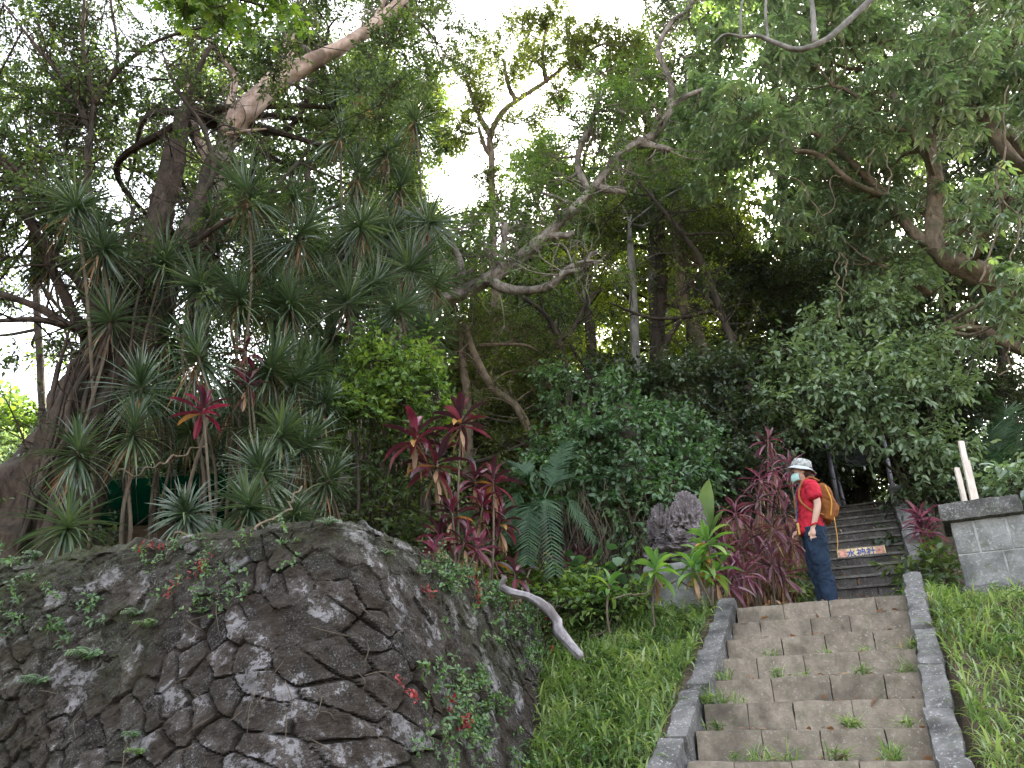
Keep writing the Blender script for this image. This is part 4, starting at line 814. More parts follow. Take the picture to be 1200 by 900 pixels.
liana('fine loose vine low at the right beside the bare limb', [(1188, 395, 9.8), (1180, 415, 9.8), (1186, 432, 9.8), (1168, 438, 9.8), (1166, 428, 9.8)], .012, 6)
liana('wiggly vine crossing under the right canopy', [(900, 205, 10.2), (935, 212, 10.2), (962, 250, 10.2), (978, 240, 10.2), (975, 210, 10.2), (990, 205, 10.2)], .01, 7)
liana('thin bare stem trailing across the top of the wall from the spiky plants', [(212, 640 - 18, 5.6), (226, 634, 5.35), (256, 640, 5.2), (290, 628, 5.2), (322, 606, 5.5), (338, 592, 5.9), (352, 568, 6.2)], .009, 8, 'tan_bark')
liana('long thin cane arching in front of the dark canopy roof', [(95, 548, 6.2), (115, 556, 6.2), (150, 556, 6.2), (180, 548, 6.2), (210, 535, 6.3), (240, 520, 6.4)], .009, 9, 'tan_bark')
liana('thin dead stem lying across in front of the plinth', [(722, 700, 7.4), (750, 694, 7.5), (775, 686, 7.7), (800, 684, 7.8), (820, 690, 7.9)], .008, 10, 'cane')
# overhead wire at the left
mb = MB(); tube(mb, [P(-80, 296, 13), P(20, 289, 13), P(110, 278, 13)], [.012] * 3, 6); tag(mb.build('overhead_wire', M['black_sheet']), 'thin black overhead wire crossing the white sky at the left edge', 'wire')
# maple-like spray hanging into the top left
T_LOBE = (np.array([(0, 0, 0), (.30, .16, 0), (.28, .52, -.05), (.48, .22, 0), (.72, .46, -.08), (.68, .16, 0), (1, 0, -.12), (.68, -.16, 0), (.72, -.46, -.08), (.48, -.22, 0), (.28, -.52, -.05), (.30, -.16, 0), (.45, 0, .04)]),
          np.array([[12, 0, 1, 1], [12, 1, 2, 3], [12, 3, 4, 5], [12, 5, 6, 7], [12, 7, 8, 9], [12, 9, 10, 11], [12, 11, 0, 0]]))
SPEC['lobe'] = dict(L=.085, W=.095, per=6, tw=.2, droop=.35, flat=1.1, T=T_LOBE)
tree('maple_branch', 'bright yellow-green lobed leaves hanging in at the top left, nearest of all', 'branch', [([(150, -120, 4.4), (210, -40, 4.3), (262, -8, 4.3), (320, 10, 4.3)], [3, 2.5, 2, 1.2], 'branch')],
 [(215, -8, 4.3, .2), (255, 8, 4.3, .22), (300, 12, 4.3, .2), (335, 4, 4.3, .15), (270, -30, 4.4, .2), (180, -18, 4.4, .16), (318, -22, 4.4, .2)], 'leaf_maple' if 'leaf_maple' in M else 'leaf_bright', 'dark_bark', 'lobe', 1500, seed=91, sq=.6, sub=5)

# ------------------------------------------------------------------ shrubs
def shrub(label, cl, lm, sp, dens, seed, base, stems=6, bm='dark_bark', group=None, sq=.8, name='shrub', shell=.5, sub=None):
    g = np.random.default_rng(seed); root = empty(name, base, label, 'shrub', group); c2 = [(P(*c[:3]), (c[3], c[3], c[3] * sq)) for c in cl]
    mb = MB()
    for k in range(stems):
        c, r = c2[k % len(c2)]; b = np.array(base) + (g.normal() * .15, g.normal() * .15, -.05); m1 = b * .5 + c * .5 + g.normal(size=3) * .12 + (0, 0, .1)
        q_ = min(1., r[0] / .3); tube(mb, [b, m1, c + rndir(1, g)[0] * r * .5], [.025 * q_, .018 * q_, .006 * q_], 6, .1, 0, 6, seed)
    mb.build('stem', M[bm], root, smooth=True)
    mb = MB(); foliage(mb, c2, sp, dens, g, .15, 0, 1, True, sub, shell); mb.build('foliage', [M[lm], M[bm]], root); return root
# bright bush mid-left
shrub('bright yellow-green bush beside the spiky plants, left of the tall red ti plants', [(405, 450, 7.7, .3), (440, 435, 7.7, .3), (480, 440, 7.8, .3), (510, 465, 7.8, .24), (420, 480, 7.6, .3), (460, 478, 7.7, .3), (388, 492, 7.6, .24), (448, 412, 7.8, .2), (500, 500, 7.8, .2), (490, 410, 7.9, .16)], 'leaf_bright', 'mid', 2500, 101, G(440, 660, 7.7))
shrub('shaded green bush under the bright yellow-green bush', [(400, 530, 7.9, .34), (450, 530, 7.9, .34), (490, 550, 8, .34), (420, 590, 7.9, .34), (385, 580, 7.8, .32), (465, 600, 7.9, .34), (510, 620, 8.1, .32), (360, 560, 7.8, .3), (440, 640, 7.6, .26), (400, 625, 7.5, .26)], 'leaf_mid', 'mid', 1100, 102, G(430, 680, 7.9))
shrub('brown-green thin-stemmed thicket low behind the wall and the red ti plants', [(420, 640, 7.9, .3), (460, 650, 8, .3), (500, 655, 8.1, .3), (380, 620, 7.7, .28), (540, 660, 8.3, .3)], 'leaf_olive', 'fig', 900, 103, G(450, 690, 7.9))
# vine covered stump
shrub('tree stump smothered in hanging blue-green creeper, in the middle behind the monument', [(735, 470, 9.9, .34), (720, 500, 9.7, .36), (755, 505, 9.7, .36), (690, 520, 9.6, .34), (655, 530, 9.7, .34), (640, 555, 9.7, .28), (700, 550, 9.4, .38), (745, 545, 9.3, .4), (785, 530, 9.5, .36), (790, 570, 9.3, .36), (750, 590, 9.1, .34), (820, 560, 9.7, .3), (715, 595, 9.2, .28), (800, 500, 10, .3), (735, 620, 9.1, .22), (690, 575, 9.5, .24), (825, 520, 10, .3)],
      'leaf_blue', 'ivy', 1350, 104, G(740, 700, 9.6), sq=.85, name='creeper_stump')
st_root = [o for o in bpy.data.objects if o.name.startswith('creeper_stump')][0]
mb = MB(); tube(mb, [G(745, 700, 9.8, .1), P(740, 620, 9.8), P(735, 540, 9.8), P(732, 480, 9.9)], [.34, .28, .24, .15], 22, .3, 0, 8, 3); mb.build('trunk', M['dark_bark'], st_root, smooth=True)
hang_roots(st_root, 'cane', (665, 800, 560, 610, 9.0, 9.5, 60, 110), 110, 7)
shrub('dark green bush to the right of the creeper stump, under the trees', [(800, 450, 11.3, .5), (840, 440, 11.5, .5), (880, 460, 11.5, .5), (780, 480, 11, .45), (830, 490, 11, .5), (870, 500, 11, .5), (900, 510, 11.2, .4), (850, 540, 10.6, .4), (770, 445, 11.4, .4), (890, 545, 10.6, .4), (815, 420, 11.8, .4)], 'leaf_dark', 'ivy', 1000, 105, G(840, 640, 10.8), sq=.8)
shrub('small glossy bush between the creeper stump and the bush behind, at the mid distance', [(690, 450, 11, .35), (665, 470, 11, .3), (640, 460, 11.4, .35)], 'leaf_blue', 'ivy', 900, 106, G(680, 600, 11))
# pale leaved bush at the right over the steps
shrub('big loose bush of pale green leaves overhanging the upper steps and gateway', [(960, 380, 11.2, .42), (1000, 360, 11.4, .45), (1045, 350, 11.4, .42), (930, 430, 11, .4), (975, 430, 10.9, .5), (1025, 420, 10.9, .5), (1075, 400, 11.2, .48), (920, 480, 10.9, .36), (958, 468, 10.7, .4), (1005, 458, 10.7, .42), (1050, 462, 10.7, .44), (1100, 460, 11, .45), (1062, 520, 10.9, .24), (1015, 522, 10.8, .08), (1085, 510, 10.8, .45), (1120, 520, 11, .35), (985, 500, 10.8, .15), (1085, 560, 11.2, .34), (1010, 500, 10.8, .15), (1050, 325, 11.6, .3), (935, 505, 10.8, .2), (1110, 565, 11.3, .34), (1090, 430, 11.2, .4)],
      'leaf_pale', 'broad', 760, 107, G(1110, 640, 11.4), 12, sq=.8)
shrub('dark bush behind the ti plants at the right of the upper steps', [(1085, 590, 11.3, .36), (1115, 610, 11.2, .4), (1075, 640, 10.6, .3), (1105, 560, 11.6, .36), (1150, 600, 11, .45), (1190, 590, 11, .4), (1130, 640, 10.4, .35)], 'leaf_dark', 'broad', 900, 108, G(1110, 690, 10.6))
shrub('pale blue-green bush poking in from the right edge above the pedestal', [(1185, 575, 8.6, .2), (1205, 560, 8.6, .22), (1170, 590, 8.8, .14), (1215, 590, 8.6, .2)], 'leaf_palmate', 'broad', 1500, 109, P(1215, 690, 8.6))
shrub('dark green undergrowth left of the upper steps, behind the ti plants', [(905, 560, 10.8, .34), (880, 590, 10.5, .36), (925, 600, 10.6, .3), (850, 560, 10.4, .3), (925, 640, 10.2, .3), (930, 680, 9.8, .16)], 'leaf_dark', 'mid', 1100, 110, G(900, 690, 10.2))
shrub('small bright green shrub at the foot of the person, left of the upper steps', [(930, 690, 9.2, .09), (924, 699, 9.1, .08), (936, 697, 9.1, .07)], 'leaf_mid', 'broad', 2200, 111, G(930, 705, 9.1))
for k, (x, y, D, r) in enumerate(((590, 688, 8.4, .2), (565, 680, 8.4, .2), (680, 690, 8.2, .16), (650, 700, 8.0, .14), (700, 700, 8.0, .14), (632, 690, 8.4, .15), (665, 705, 7.8, .12), (715, 705, 7.9, .12), (745, 700, 8.2, .13))):
    lab = ['leafy low plant under the copper ti plant', 'low plant behind the crest of the wall, left of the copper ti plant', 'low ferny lime plant in front of the palm', 'low bright plant just right of the fallen log tip', 'lime green ground plant left of the small ti plant', 'leafy low plant behind the fallen log', 'small fresh green plant nearest the log among the grass', 'small low plant beneath the single ti plant', 'low plant at the left foot of the plinth'][k]
    shrub(lab, [(x, y, D, r), (x + 10, y + 8, D, r * .8)], 'leaf_bright', 'mid', 2600, 120 + k, G(x, y + 10, D), 3, group='low leafy plants at the back of the grass')
shrub('low tangle of green and brown plants between the pink ti plant and the pedestal', [(1092, 655, 9, .14), (1108, 668, 8.7, .13), (1082, 672, 9, .12), (1100, 682, 8.5, .1), (1070, 684, 9, .09)], 'leaf_mid', 'broad', 1500, 133, G(1095, 690, 8.8), 5)
hb = shrub('broad heart-leaved plant among the low growth left of the plinth', [(690, 678, 8.4, .12), (705, 674, 8.4, .12)], 'leaf_blue', dict(SPEC['broad'], L=.16, W=.14, per=3), 900, 131, G(695, 700, 8.4), 4)

# ------------------------------------------------------------------ rosette plants
def rosette(mb, c, n, L, W, g, tilt=.15, lo=-35, hi=82, curl=.7, m=0, seg=5, prof=None, fold=.22, heading=None):
    k = np.arange(n); az = k * 2.39996 + g.uniform(0, 6) + g.normal(size=n) * .15; f = k / max(1, n - 1)
    th = np.radians(hi + (lo - hi) * f ** .85) + g.normal(size=n) * .1
    ax = nrm(np.array((g.normal() * tilt, g.normal() * tilt, 1.)) + (0 if heading is None else np.array(heading)))
    u = nrm(np.cross(ax, (1., .3, 0))); v = np.cross(ax, u)
    hd = u * np.cos(az)[:, None] + v * np.sin(az)[:, None]
    ln = L * (.55 + .45 * np.sin(np.clip(f * 1.2 + .25, 0, 1) * math.pi * .62)) * g.uniform(.85, 1.12, n)
    straps(mb, c - ax * (f * .12 * L * 2)[:, None], hd, th, curl * g.uniform(.5, 1.4, n), ln, W * g.uniform(.8, 1.15, n), seg, m, prof, fold, ax)
    return ax
P_DR = [.75, 1, .95, .75, .45, .04]; P_TI = [.18, .5, .95, 1, .72, .04]
def spiky(label, heads, base, seed, group='spiky dracaena plants growing around the banyan'):
    """heads: (px, py, D, radius px)"""
    g = np.random.default_rng(seed); b = np.array(base); root = empty('dracaena', b, label, 'plant', group)
    for (x, y, D, r) in heads:
        c = P(x, y, D); L = r * PR(x, y, D) * 1.12 * g.uniform(.88, 1.18)
        mb = MB(); m1 = b * .65 + c * .35 + (g.normal() * .12, g.normal() * .1, 0); m2 = b * .25 + c * .75 + (g.normal() * .1, g.normal() * .08, -.05)
        tube(mb, [b, m1, m2, c - (0, 0, .02)], [.02, .017, .015, .014], 8, .12, 0, 8, seed); mb.build('cane', M['cane'], root, smooth=True)
        mb = MB(); rosette(mb, c, int(g.integers(105, 150)), L * 1.25, g.uniform(.018, .024), g, .45, g.uniform(-80, -40), 87, g.uniform(.35, .8), 0, 5, P_DR)
        rosette(mb, c - (0, 0, .12), int(g.integers(4, 16)), L * .95, .022, g, .1, -70, -50, .3, 1, 4, P_DR)
        mb.build('leaf_rosette', [M['leaf_dracaena'], M['leaf_dead']], root)
heads = [((290, 222, 7.0, 50),), ((353, 272, 7.4, 46), (340, 350, 7.3, 44)), ((425, 102, 8.6, 36), (418, 200, 8.5, 38)), ((486, 137, 9, 38), (470, 215, 8.9, 38)), ((88, 238, 6.6, 48), (118, 285, 6.7, 48)),
 ((195, 300, 7.2, 42), (232, 330, 7.2, 46)), ((278, 345, 7.2, 44),), ((425, 262, 8.2, 42), (440, 330, 8.0, 44)), ((478, 310, 8.6, 42),), ((500, 385, 8.4, 36),), ((232, 412, 6.3, 54),), ((165, 450, 6.6, 46), (158, 500, 6.4, 46)),
 ((320, 425, 6.9, 46), (350, 440, 7.2, 44)), ((92, 525, 6.1, 42),), ((330, 505, 6.5, 44), (305, 548, 6.3, 40)), ((358, 520, 6.8, 42), (380, 470, 7.2, 36)), ((290, 588, 5.9, 34),), ((218, 600, 5.8, 30),), ((80, 610, 6.0, 44),), ((270, 470, 7.6, 42), (222, 500, 7.8, 40)), ((195, 388, 7.4, 44),), ((458, 268, 8.8, 34),), ((258, 630, 5.6, 20),), ((390, 385, 8.2, 42), (375, 330, 8.3, 40)), ((130, 370, 6.9, 40),), ((300, 300, 7.8, 40),)] + [((385, 560, 7.0, 38), (345, 600, 6.6, 32)), ((300, 490, 7.1, 40), (372, 430, 7.3, 38)), ((410, 350, 7.8, 42), (470, 360, 8.0, 38)), ((255, 290, 7.9, 42), (320, 350, 7.7, 44)), ((190, 470, 7.4, 44), (200, 430, 7.6, 40)), ((60, 300, 7.4, 34), (150, 330, 7.5, 38)), ((400, 155, 8.4, 34), (455, 175, 8.7, 34)), ((345, 225, 7.9, 36), (250, 255, 7.8, 38)), ((500, 260, 8.9, 34), (510, 330, 8.7, 34)), ((440, 390, 7.9, 38), (400, 290, 8.6, 38))]
labs = ['tallest spiky rosette just right of the broken limb trunk', 'pair of dark spiky heads right of the topmost one in front', 'two high spiky heads left of the white sky gap, on a tall cane', 'highest right pair of spiky heads against the white sky gap', 'two drooping spiky heads over the dark limbs at the left', 'pair of dark spiky heads on the banyan trunk, upper left', 'spiky head low between the trunk and the tall canes', 'two spiky heads on leaning canes right of the group', 'spiky head under the start of the leaning limb', 'spiky head just above the bright yellow-green bush', 'widest pale spiky rosette in front of the banyan trunk', 'two spiky heads stacked at the left of the widest rosette', 'pair of spiky heads behind the upper red ti plant', 'small spiky tuft on the slope of the banyan trunk at the left', 'pair of bluish spiky heads low right above the wall', 'spiky pair against the bright yellow-green bush', 'low spiky head near the trailing stem over the wall', 'small bright spiky shoot in front of the canopy roof', 'drooping spiky head at the foot of the banyan trunk', 'shaded spiky pair behind the pink ti plant', 'spiky head on the trunk above the widest rosette', 'small spiky head near the sky gap, right of the tall canes', 'smallest fresh spiky shoot, on the wall top', 'spiky pair on tall canes behind, right of centre of the group', 'shadowed spiky head at the fork of the banyan', 'dim spiky head behind the topmost one', 'spiky pair lowest on the right, near the crest of the wall', 'spiky pair just left of the bright yellow-green bush', 'spiky pair over the bright yellow-green bush, left of the leaning limb', 'dim pair of spiky heads in the middle of the group', 'shaded spiky pair on the banyan trunk behind the widest rosette', 'two spiky heads tucked behind the upper left pair', 'two small spiky heads high up below the broken pale limb', 'spiky pair either side of the tallest rosette, behind it', 'two spiky heads at the edge of the white sky gap, above the limb', 'two spiky heads right of centre beneath the limb']
for k, (h, lb) in enumerate(zip(heads, labs)):
    x, y, D, r = h[-1]; gx_ = x + rng.uniform(-12, 18); b_ = G(gx_, 640, D + .2); spiky(lb, h, b_, 200 + k)
def ti(label, heads, base, mat, seed, L=.34, W=.055, n=17, group='red ti plants', skirt=True, r=.012, smat='cane', gold=1, lo=-30, th=80, name='ti_plant', curl=.85):
    g = np.random.default_rng(seed); b = np.array(base); root = empty(name, b, label, 'plant', group)
    for (x, y, D) in heads:
        c = P(x, y, D); mb = MB(); m = (b + c) / 2 + (g.normal() * .07, g.normal() * .07, 0)
        tube(mb, [b, m, c], [r, r * .9, r * .8], 7, .1, 0, 8, seed); mb.build('stem', M[smat], root, smooth=True)
        mb = MB(); rosette(mb, c, n, L, W, g, .25, lo, th, curl, 0, 6, P_TI, .3)
        if gold: rosette(mb, c - (0, 0, .06), gold, L, W * .9, g, .1, -25, -5, .8, 1, 5, P_TI, .3)
        if skirt: rosette(mb, c - (0, 0, .1), 5, L * .8, W * .6, g, .1, -80, -55, .2, 2, 4, P_TI)
        mb.build('leaf_rosette', [M[mat], M['leaf_gold'], M['leaf_dead']], root)
ti('tall maroon ti plant, the highest pair of heads in the middle bed', [(540, 490, 7.2), (488, 510, 7.1), (512, 540, 7.1)], G(540, 690, 7.2), 'leaf_ti_red', 300, .4, .085, 15)
ti('maroon ti plant with hot pink young leaves, right of the tallest', [(578, 562, 7.3), (566, 592, 7.3), (556, 560, 7.4), (586, 610, 7.4)], G(572, 690, 7.3), 'leaf_ti_red', 301, .3, .062, 15)
ti('ti plant with pink central leaves, low left of the middle bed', [(530, 600, 7.0), (545, 632, 6.9), (515, 625, 7.1)], G(540, 690, 7.0), 'leaf_ti_red', 302, .26, .055, 13)
ti('ti plant with narrow crimson leaves beside the top of the wall', [(510, 645, 6.6), (560, 640, 7.0)], G(530, 690, 6.8), 'leaf_ti_pink', 303, .22, .04, 16)
ti('small copper and pink ti plant over the fallen log', [(604, 672, 6.9)], G(606, 705, 6.9), 'leaf_ti_red', 304, .24, .055, 12)
ti('small dark ti plant right of the copper one', [(578, 655, 7.5), (632, 640, 8.3)], G(590, 700, 7.5), 'leaf_ti_red', 305, .24, .05, 12)
ti('purple spreading ti plant under the vine stump', [(680, 655, 8.9), (662, 660, 8.9)], G(680, 700, 8.9), 'leaf_ti_purple', 306, .27, .03, 26)
ti('hot pink ti plant among the dark spiky plants in front of the banyan', [(238, 478, 5.9)], G(262, 640, 6.2), 'leaf_ti_hot', 307, .27, .06, 15, skirt=False, gold=1, curl=.5)
ti('maroon and gold ti plant above and right of the hot pink one', [(288, 412, 6.6), (290, 448, 6.6)], G(300, 640, 6.7), 'leaf_ti_red', 308, .24, .05, 13)
labs = ['purple ti plant nearest the monument, at the left of the purple bed', 'purple ti plant with pinkish top in the centre of the purple bed', 'tall purple ti plant at the back of the purple bed', 'purple ti plant beside the standing person', 'low purple ti plant at the front of the purple bed', 'purple ti plant at the right front of the purple bed', 'high dark red ti plant left of the person\'s hat', 'purple ti plant between the centre and the person']
for k, hs_ in enumerate([[(862, 600, 8.7), (850, 640, 8.5), (858, 665, 8.4)], [(888, 585, 8.9), (880, 620, 8.7), (890, 650, 8.6)], [(905, 545, 9.6), (900, 515, 9.9), (890, 560, 9.5)], [(920, 600, 9.0), (926, 632, 8.9)], [(872, 668, 8.3), (852, 682, 8.2)], [(905, 655, 8.5), (915, 672, 8.5)], [(912, 570, 9.8), (925, 545, 9.9)], [(905, 618, 8.8), (870, 640, 8.6)]]):
    x, y, D = hs_[-1]; ti(labs[k], hs_, G(x, 700, D), 'leaf_ti_purple' if k % 2 else 'leaf_ti_pink', 320 + k, .3, .036, 20, 'purple ti plants left of the upper steps', gold=0, lo=-50, curl=1.0)
ti('pink and cream ti plant to the right of the upper steps', [(1078, 606, 9.9), (1082, 622, 9.8)], G(1080, 680, 9.9), 'leaf_ti_pink', 340, .3, .045, 26, None, gold=0)
ti('dim reddish ti plant under the trees above the boards', [(1190, 500, 12), (1180, 515, 12)], G(1185, 640, 12), 'leaf_ti_purple', 341, .25, .04, 14, None, gold=0)
ti('bright green ti plant with broad leaves at the left of the plinth', [(768, 665, 7.6)], G(766, 716, 7.6), 'leaf_ti_green', 350, .28, .07, 20, 'green ti plants', gold=1)
ti('largest green ti plant, two-headed, right in front of the plinth', [(829, 632, 7.75), (812, 664, 7.7), (838, 668, 7.8), (822, 650, 7.8)], G(836, 716, 7.7), 'leaf_ti_green', 351, .3, .072, 15, 'green ti plants', gold=1)
ti('small single green ti plant in the grass near the low plants', [(714, 684, 7.7)], G(714, 716, 7.7), 'leaf_ti_green', 352, .26, .06, 9, 'green ti plants', gold=0, skirt=False)
# upright banana-like leaf
mb = MB(); b_ = G(832, 690, 8.9); bn = empty('broad_leaf_plant', b_, 'single tall upright paddle-shaped green leaf behind the green ti plants', 'plant')
c_ = P(831, 622, 8.9); tube(mb, [b_, c_], [.02, .012], 8, 0); mb.build('stem', M['palm'], bn)
mb = MB(); straps(mb, np.array([c_, c_ + (.04, .05, -.05)]), np.array([(.2, -.4, 0), (.9, .2, 0)]), np.radians([87, 70.]), np.array([.3, .8]), np.array([.62, .5]), np.array([.24, .2]), 10, 0, [.1, .6, .95, 1, .95, .6, .05], .12)
mb.build('leaf', M['leaf_bright'], bn)
# dead leaves carpet-thicket beneath the purple bed
mb = MB(); g = np.random.default_rng(9); N = 900
pp = np.array([P(x, y, 8.9 + .5 * (700 - y) / 100 + d) for x, y, d in zip(g.uniform(845, 935, N), g.uniform(600, 702, N), g.uniform(-.2, .5, N))]); h = rndir(N, g); h[:, 2] = 0
straps(mb, pp, h, np.radians(g.uniform(-85, -35, N)), g.uniform(-.3, .6, N), g.uniform(.12, .28, N), g.uniform(.012, .03, N), 4, 0, P_TI)
tag(mb.build('dead_leaves', M['leaf_dead']), 'hanging and fallen dead brown leaves under the purple ti plants', None, None, 'stuff')

# palms
def palm(label, base, fronds, seed, ll=.22, group='feathery palms', top=None):
    g = np.random.default_rng(seed); root = empty('palm', base, label, 'palm', group)
    for (mx, my, ex, ey, D, dl) in fronds:
        b = np.array(base if top is None else top); m1 = P(mx, my, D); e = P(ex, ey, D + dl); c = spline([b, b * .4 + m1 * .6 + (0, 0, .05), m1, e], 12); mb = MB()
        tube(mb, c, np.linspace(.011, .003, len(c)), 6, 0, smooth=False)
        s = np.linspace(.28, 1, 46); idx = s * (len(c) - 1); i0 = np.clip(idx.astype(int), 0, len(c) - 2); q = c[i0] + (c[i0 + 1] - c[i0]) * (idx - i0)[:, None]; t = nrm(c[i0 + 1] - c[i0])
        for sg in (-1, 1):
            sd_ = nrm(np.cross(t, (0, -.35, 1.))) * sg; hd = nrm(sd_ + t * .75); u_ = nrm(np.cross(sd_, t)) * sg
            straps(mb, q, hd, np.radians(g.uniform(-4, 16, len(q))), g.uniform(.5, .9, len(q)), ll * np.sin(np.clip(.25 + .8 * (1 - (s - .28) / .9), 0, 1) * math.pi * .55), .02, 4, 0, [.5, 1, .8, .5, .05], .15, np.where(u_[:, 2:3] < 0, -u_, u_))
        mb.build('frond', M['palm'], root)
palm('feathery dark green palm arching over between the red ti plants and the creeper stump', G(640, 668, 8.7), [(641, 592, 650, 672, 8.1, -.1), (612, 562, 582, 590, 8.4, .1), (605, 582, 592, 632, 8.3, -.1), (668, 590, 696, 634, 8.4, 0), (655, 560, 682, 560, 8.7, .1), (608, 545, 578, 545, 8.7, .2), (620, 600, 618, 660, 8.1, -.1), (650, 548, 664, 520, 8.9, .2)], 1, .24, top=P(634, 592, 8.5))
pr_ = [o for o in bpy.data.objects if o.name == 'palm'][0]
mb = MB(); tube(mb, [G(640, 668, 8.5), P(637, 630, 8.5), P(634, 590, 8.5)], [.06, .05, .045], 12, .25, 0, 8, 3); mb.build('trunk', M['dark_bark'], pr_, smooth=True)
palm('small dark palm low behind the red ti plants', G(545, 670, 8.9), [(535, 610, 510, 600, 8.8, 0), (550, 600, 565, 590, 8.9, 0), (540, 620, 525, 650, 8.7, 0), (560, 625, 580, 640, 8.7, 0)], 2, .2)
palm('dark feathery palm at the right under the trees above the pedestal', G(1180, 600, 11.5), [(1160, 500, 1130, 520, 11.4, 0), (1180, 480, 1150, 460, 11.6, 0), (1200, 500, 1230, 520, 11.4, 0), (1170, 530, 1145, 560, 11.3, 0)], 3, .35)

# ------------------------------------------------------------------ log
lg = [(585, 686, 6.6), (600, 694, 6.5), (622, 700, 6.5), (640, 712, 6.45), (652, 728, 6.4), (656, 742, 6.35), (668, 756, 6.3), (681, 769, 6.2)]
mb = MB(); pts = [P(*p) for p in lg]
tube(mb, pts, [.02, .026, .03, .036, .034, .04, .032, .03], 18, .34, 0, 10, 4, 9)
lgr = empty('fallen_log', pts[3], 'crooked pale grey dead log lying down from the wall into the grass', 'log'); mb.build('log', M['dead_wood'], lgr, smooth=True)
for k, (a, b) in enumerate((((585, 690, 6.6), (592, 676, 6.55)),)):
    mb = MB(); tube(mb, [P(*a), P(*b)], [.035, .02], 10, .2, 0, 6, k); mb.build('stub', M['dead_wood'], lgr, smooth=True)

# ------------------------------------------------------------------ grass
def grass(name, label, tfun, n, L0, L1, W0, W1, seed, box_, mat='grass', curl=(.7, 2.8), dens=None):
    g = np.random.default_rng(seed); x = g.uniform(box_[0], box_[1], n * 3); y = g.uniform(box_[2], box_[3], n * 3)
    k = tfun(x, y); k &= (fbm(np.stack([x * 1.6, y * 1.6, 0 * x], -1), 77, 2) > g.uniform(-1.4, .4, len(x)))
    x, y = x[k][:n], y[k][:n]; z = terr(x, y) - .01; N = len(x); a = g.uniform(0, 2 * math.pi, N); h = np.stack([np.cos(a), np.sin(a), 0 * a], -1)
    tall = .65 + .6 * (.5 + .5 * fbm(np.stack([x * 2.3, y * 2.3, 0 * x + 5], -1), 78, 2))
    mb = MB(); straps(mb, np.stack([x, y, z], -1), h, np.radians(g.uniform(15, 88, N)), g.uniform(curl[0], curl[1], N), g.uniform(L0, L1, N) * tall, g.uniform(W0, W1, N), 5, 0, [.55, .9, 1, .8, .5, .03], .2)
    return tag(mb.build(name, M[mat]), label, None, None, 'stuff')
def left_area(x, y):
    s, t = st_of(x, y); return (t < -1.62) & (wall_sd(x, y) < -.1) & (s < 8.6) & (s > 2.5)
def right_area(x, y):
    s, t = st_of(x, y); return (t > .27) & (s < 8.9 + 1.2 * (t > .6)) & (s > 2.5) & (t < 5)
def back_area(x, y):
    s, t = st_of(x, y); return (t < -1.75) & (s > 7.6) & (s < 9.2)
grass('grass', 'long bright weedy grass on the bank between the wall and the steps', left_area, 13000, .1, .3, .01, .026, 400, (-1.2, 2.6, 4.4, 9.5))
grass('grass', 'bright weedy grass on the bank right of the steps', right_area, 17000, .1, .27, .009, .021, 401, (1.6, 7, 3.2, 9.5))
grass('ground_cover', 'low leafy cover along the back of the grass under the plants', back_area, 3000, .06, .16, .012, .025, 402, (-.5, 3.0, 7.4, 10), 'grass')
# broad-leaved weeds mixed through both banks
for sd_, fn, bx_, lb_ in ((410, left_area, (-1.2, 2.6, 4.4, 9.5), 'broad-leaved weeds mixed in the grass left of the steps'), (411, right_area, (1.6, 7, 3.2, 9.5), 'broad-leaved weeds mixed in the grass right of the steps')):
    g = np.random.default_rng(sd_); x = g.uniform(bx_[0], bx_[1], 2600); y = g.uniform(bx_[2], bx_[3], 2600); k = fn(x, y) & (fbm(np.stack([x * 2.5, y * 2.5, 0 * x], -1), 79, 2) > .05); x, y = x[k], y[k]
    z = terr(x, y) + g.uniform(.05, .2, len(x)); c = np.stack([x, y, z], -1); mb = MB(); prisms(mb, c - (0, 0, .2), c, .0025, .0015, 1)
    for q in range(7):
        a = g.uniform(0, 6.28, len(x)); h = np.stack([np.cos(a), np.sin(a), g.uniform(-.4, .5, len(x))], -1); leaves(mb, c - np.array((0, 0, 1.)) * g.uniform(0, .08, len(x))[:, None], h, (0, 0, 1.), g.uniform(.04, .11, len(x)), g.uniform(.015, .035, len(x)), T_FOLD)
    tag(mb.build('weeds', [M['vine_leaf'], M['cane']]), lb_, None, None, 'stuff')
# trodden straw on the right bank
grass('dry_grass', 'scattered dry straw in the grass right of the steps', right_area, 2600, .08, .2, .004, .008, 403, (1.6, 7, 3.2, 9.5), 'leaf_dead', (.2, 1.2))
grass('grass', 'short dense grass filling in along the kerb right of the steps', right_area, 9000, .05, .13, .006, .014, 404, (1.9, 5.2, 4.4, 9.5), 'grass', (.7, 2.4))
# fallen leaves caught on the steps
mb = MB(); g = np.random.default_rng(15); N = 150; ii = g.integers(-3, 8, N); tt = g.uniform(-1.36, .08, N); ss = S0 + GO * ii + g.uniform(.0, .3, N) ** 1.0
pp = np.array([ST(s, t, RISE * i + .012) for s, t, i in zip(ss, tt, ii)]); a = rndir(N, g); a[:, 2] *= .3
leaves(mb, pp, a, np.array((0, 0, 1.)) + g.normal(size=(N, 3)) * .4, g.uniform(.04, .1, N), g.uniform(.02, .045, N), T_FOLD)
N = 60; ii = g.integers(0, 13, N); pp = np.array([ST(9.55 + .315 * i + g.uniform(0, .1), g.uniform(-.85, .25), 1.35 + .19 * i + .03) for i in ii]); a = rndir(N, g); leaves(mb, pp, a, (0, 0, 1.), .07, .035, T_FOLD)
tag(mb.build('fallen_leaves', M['leaf_dead']), 'dry brown leaves fallen on the steps', None, None, 'stuff')
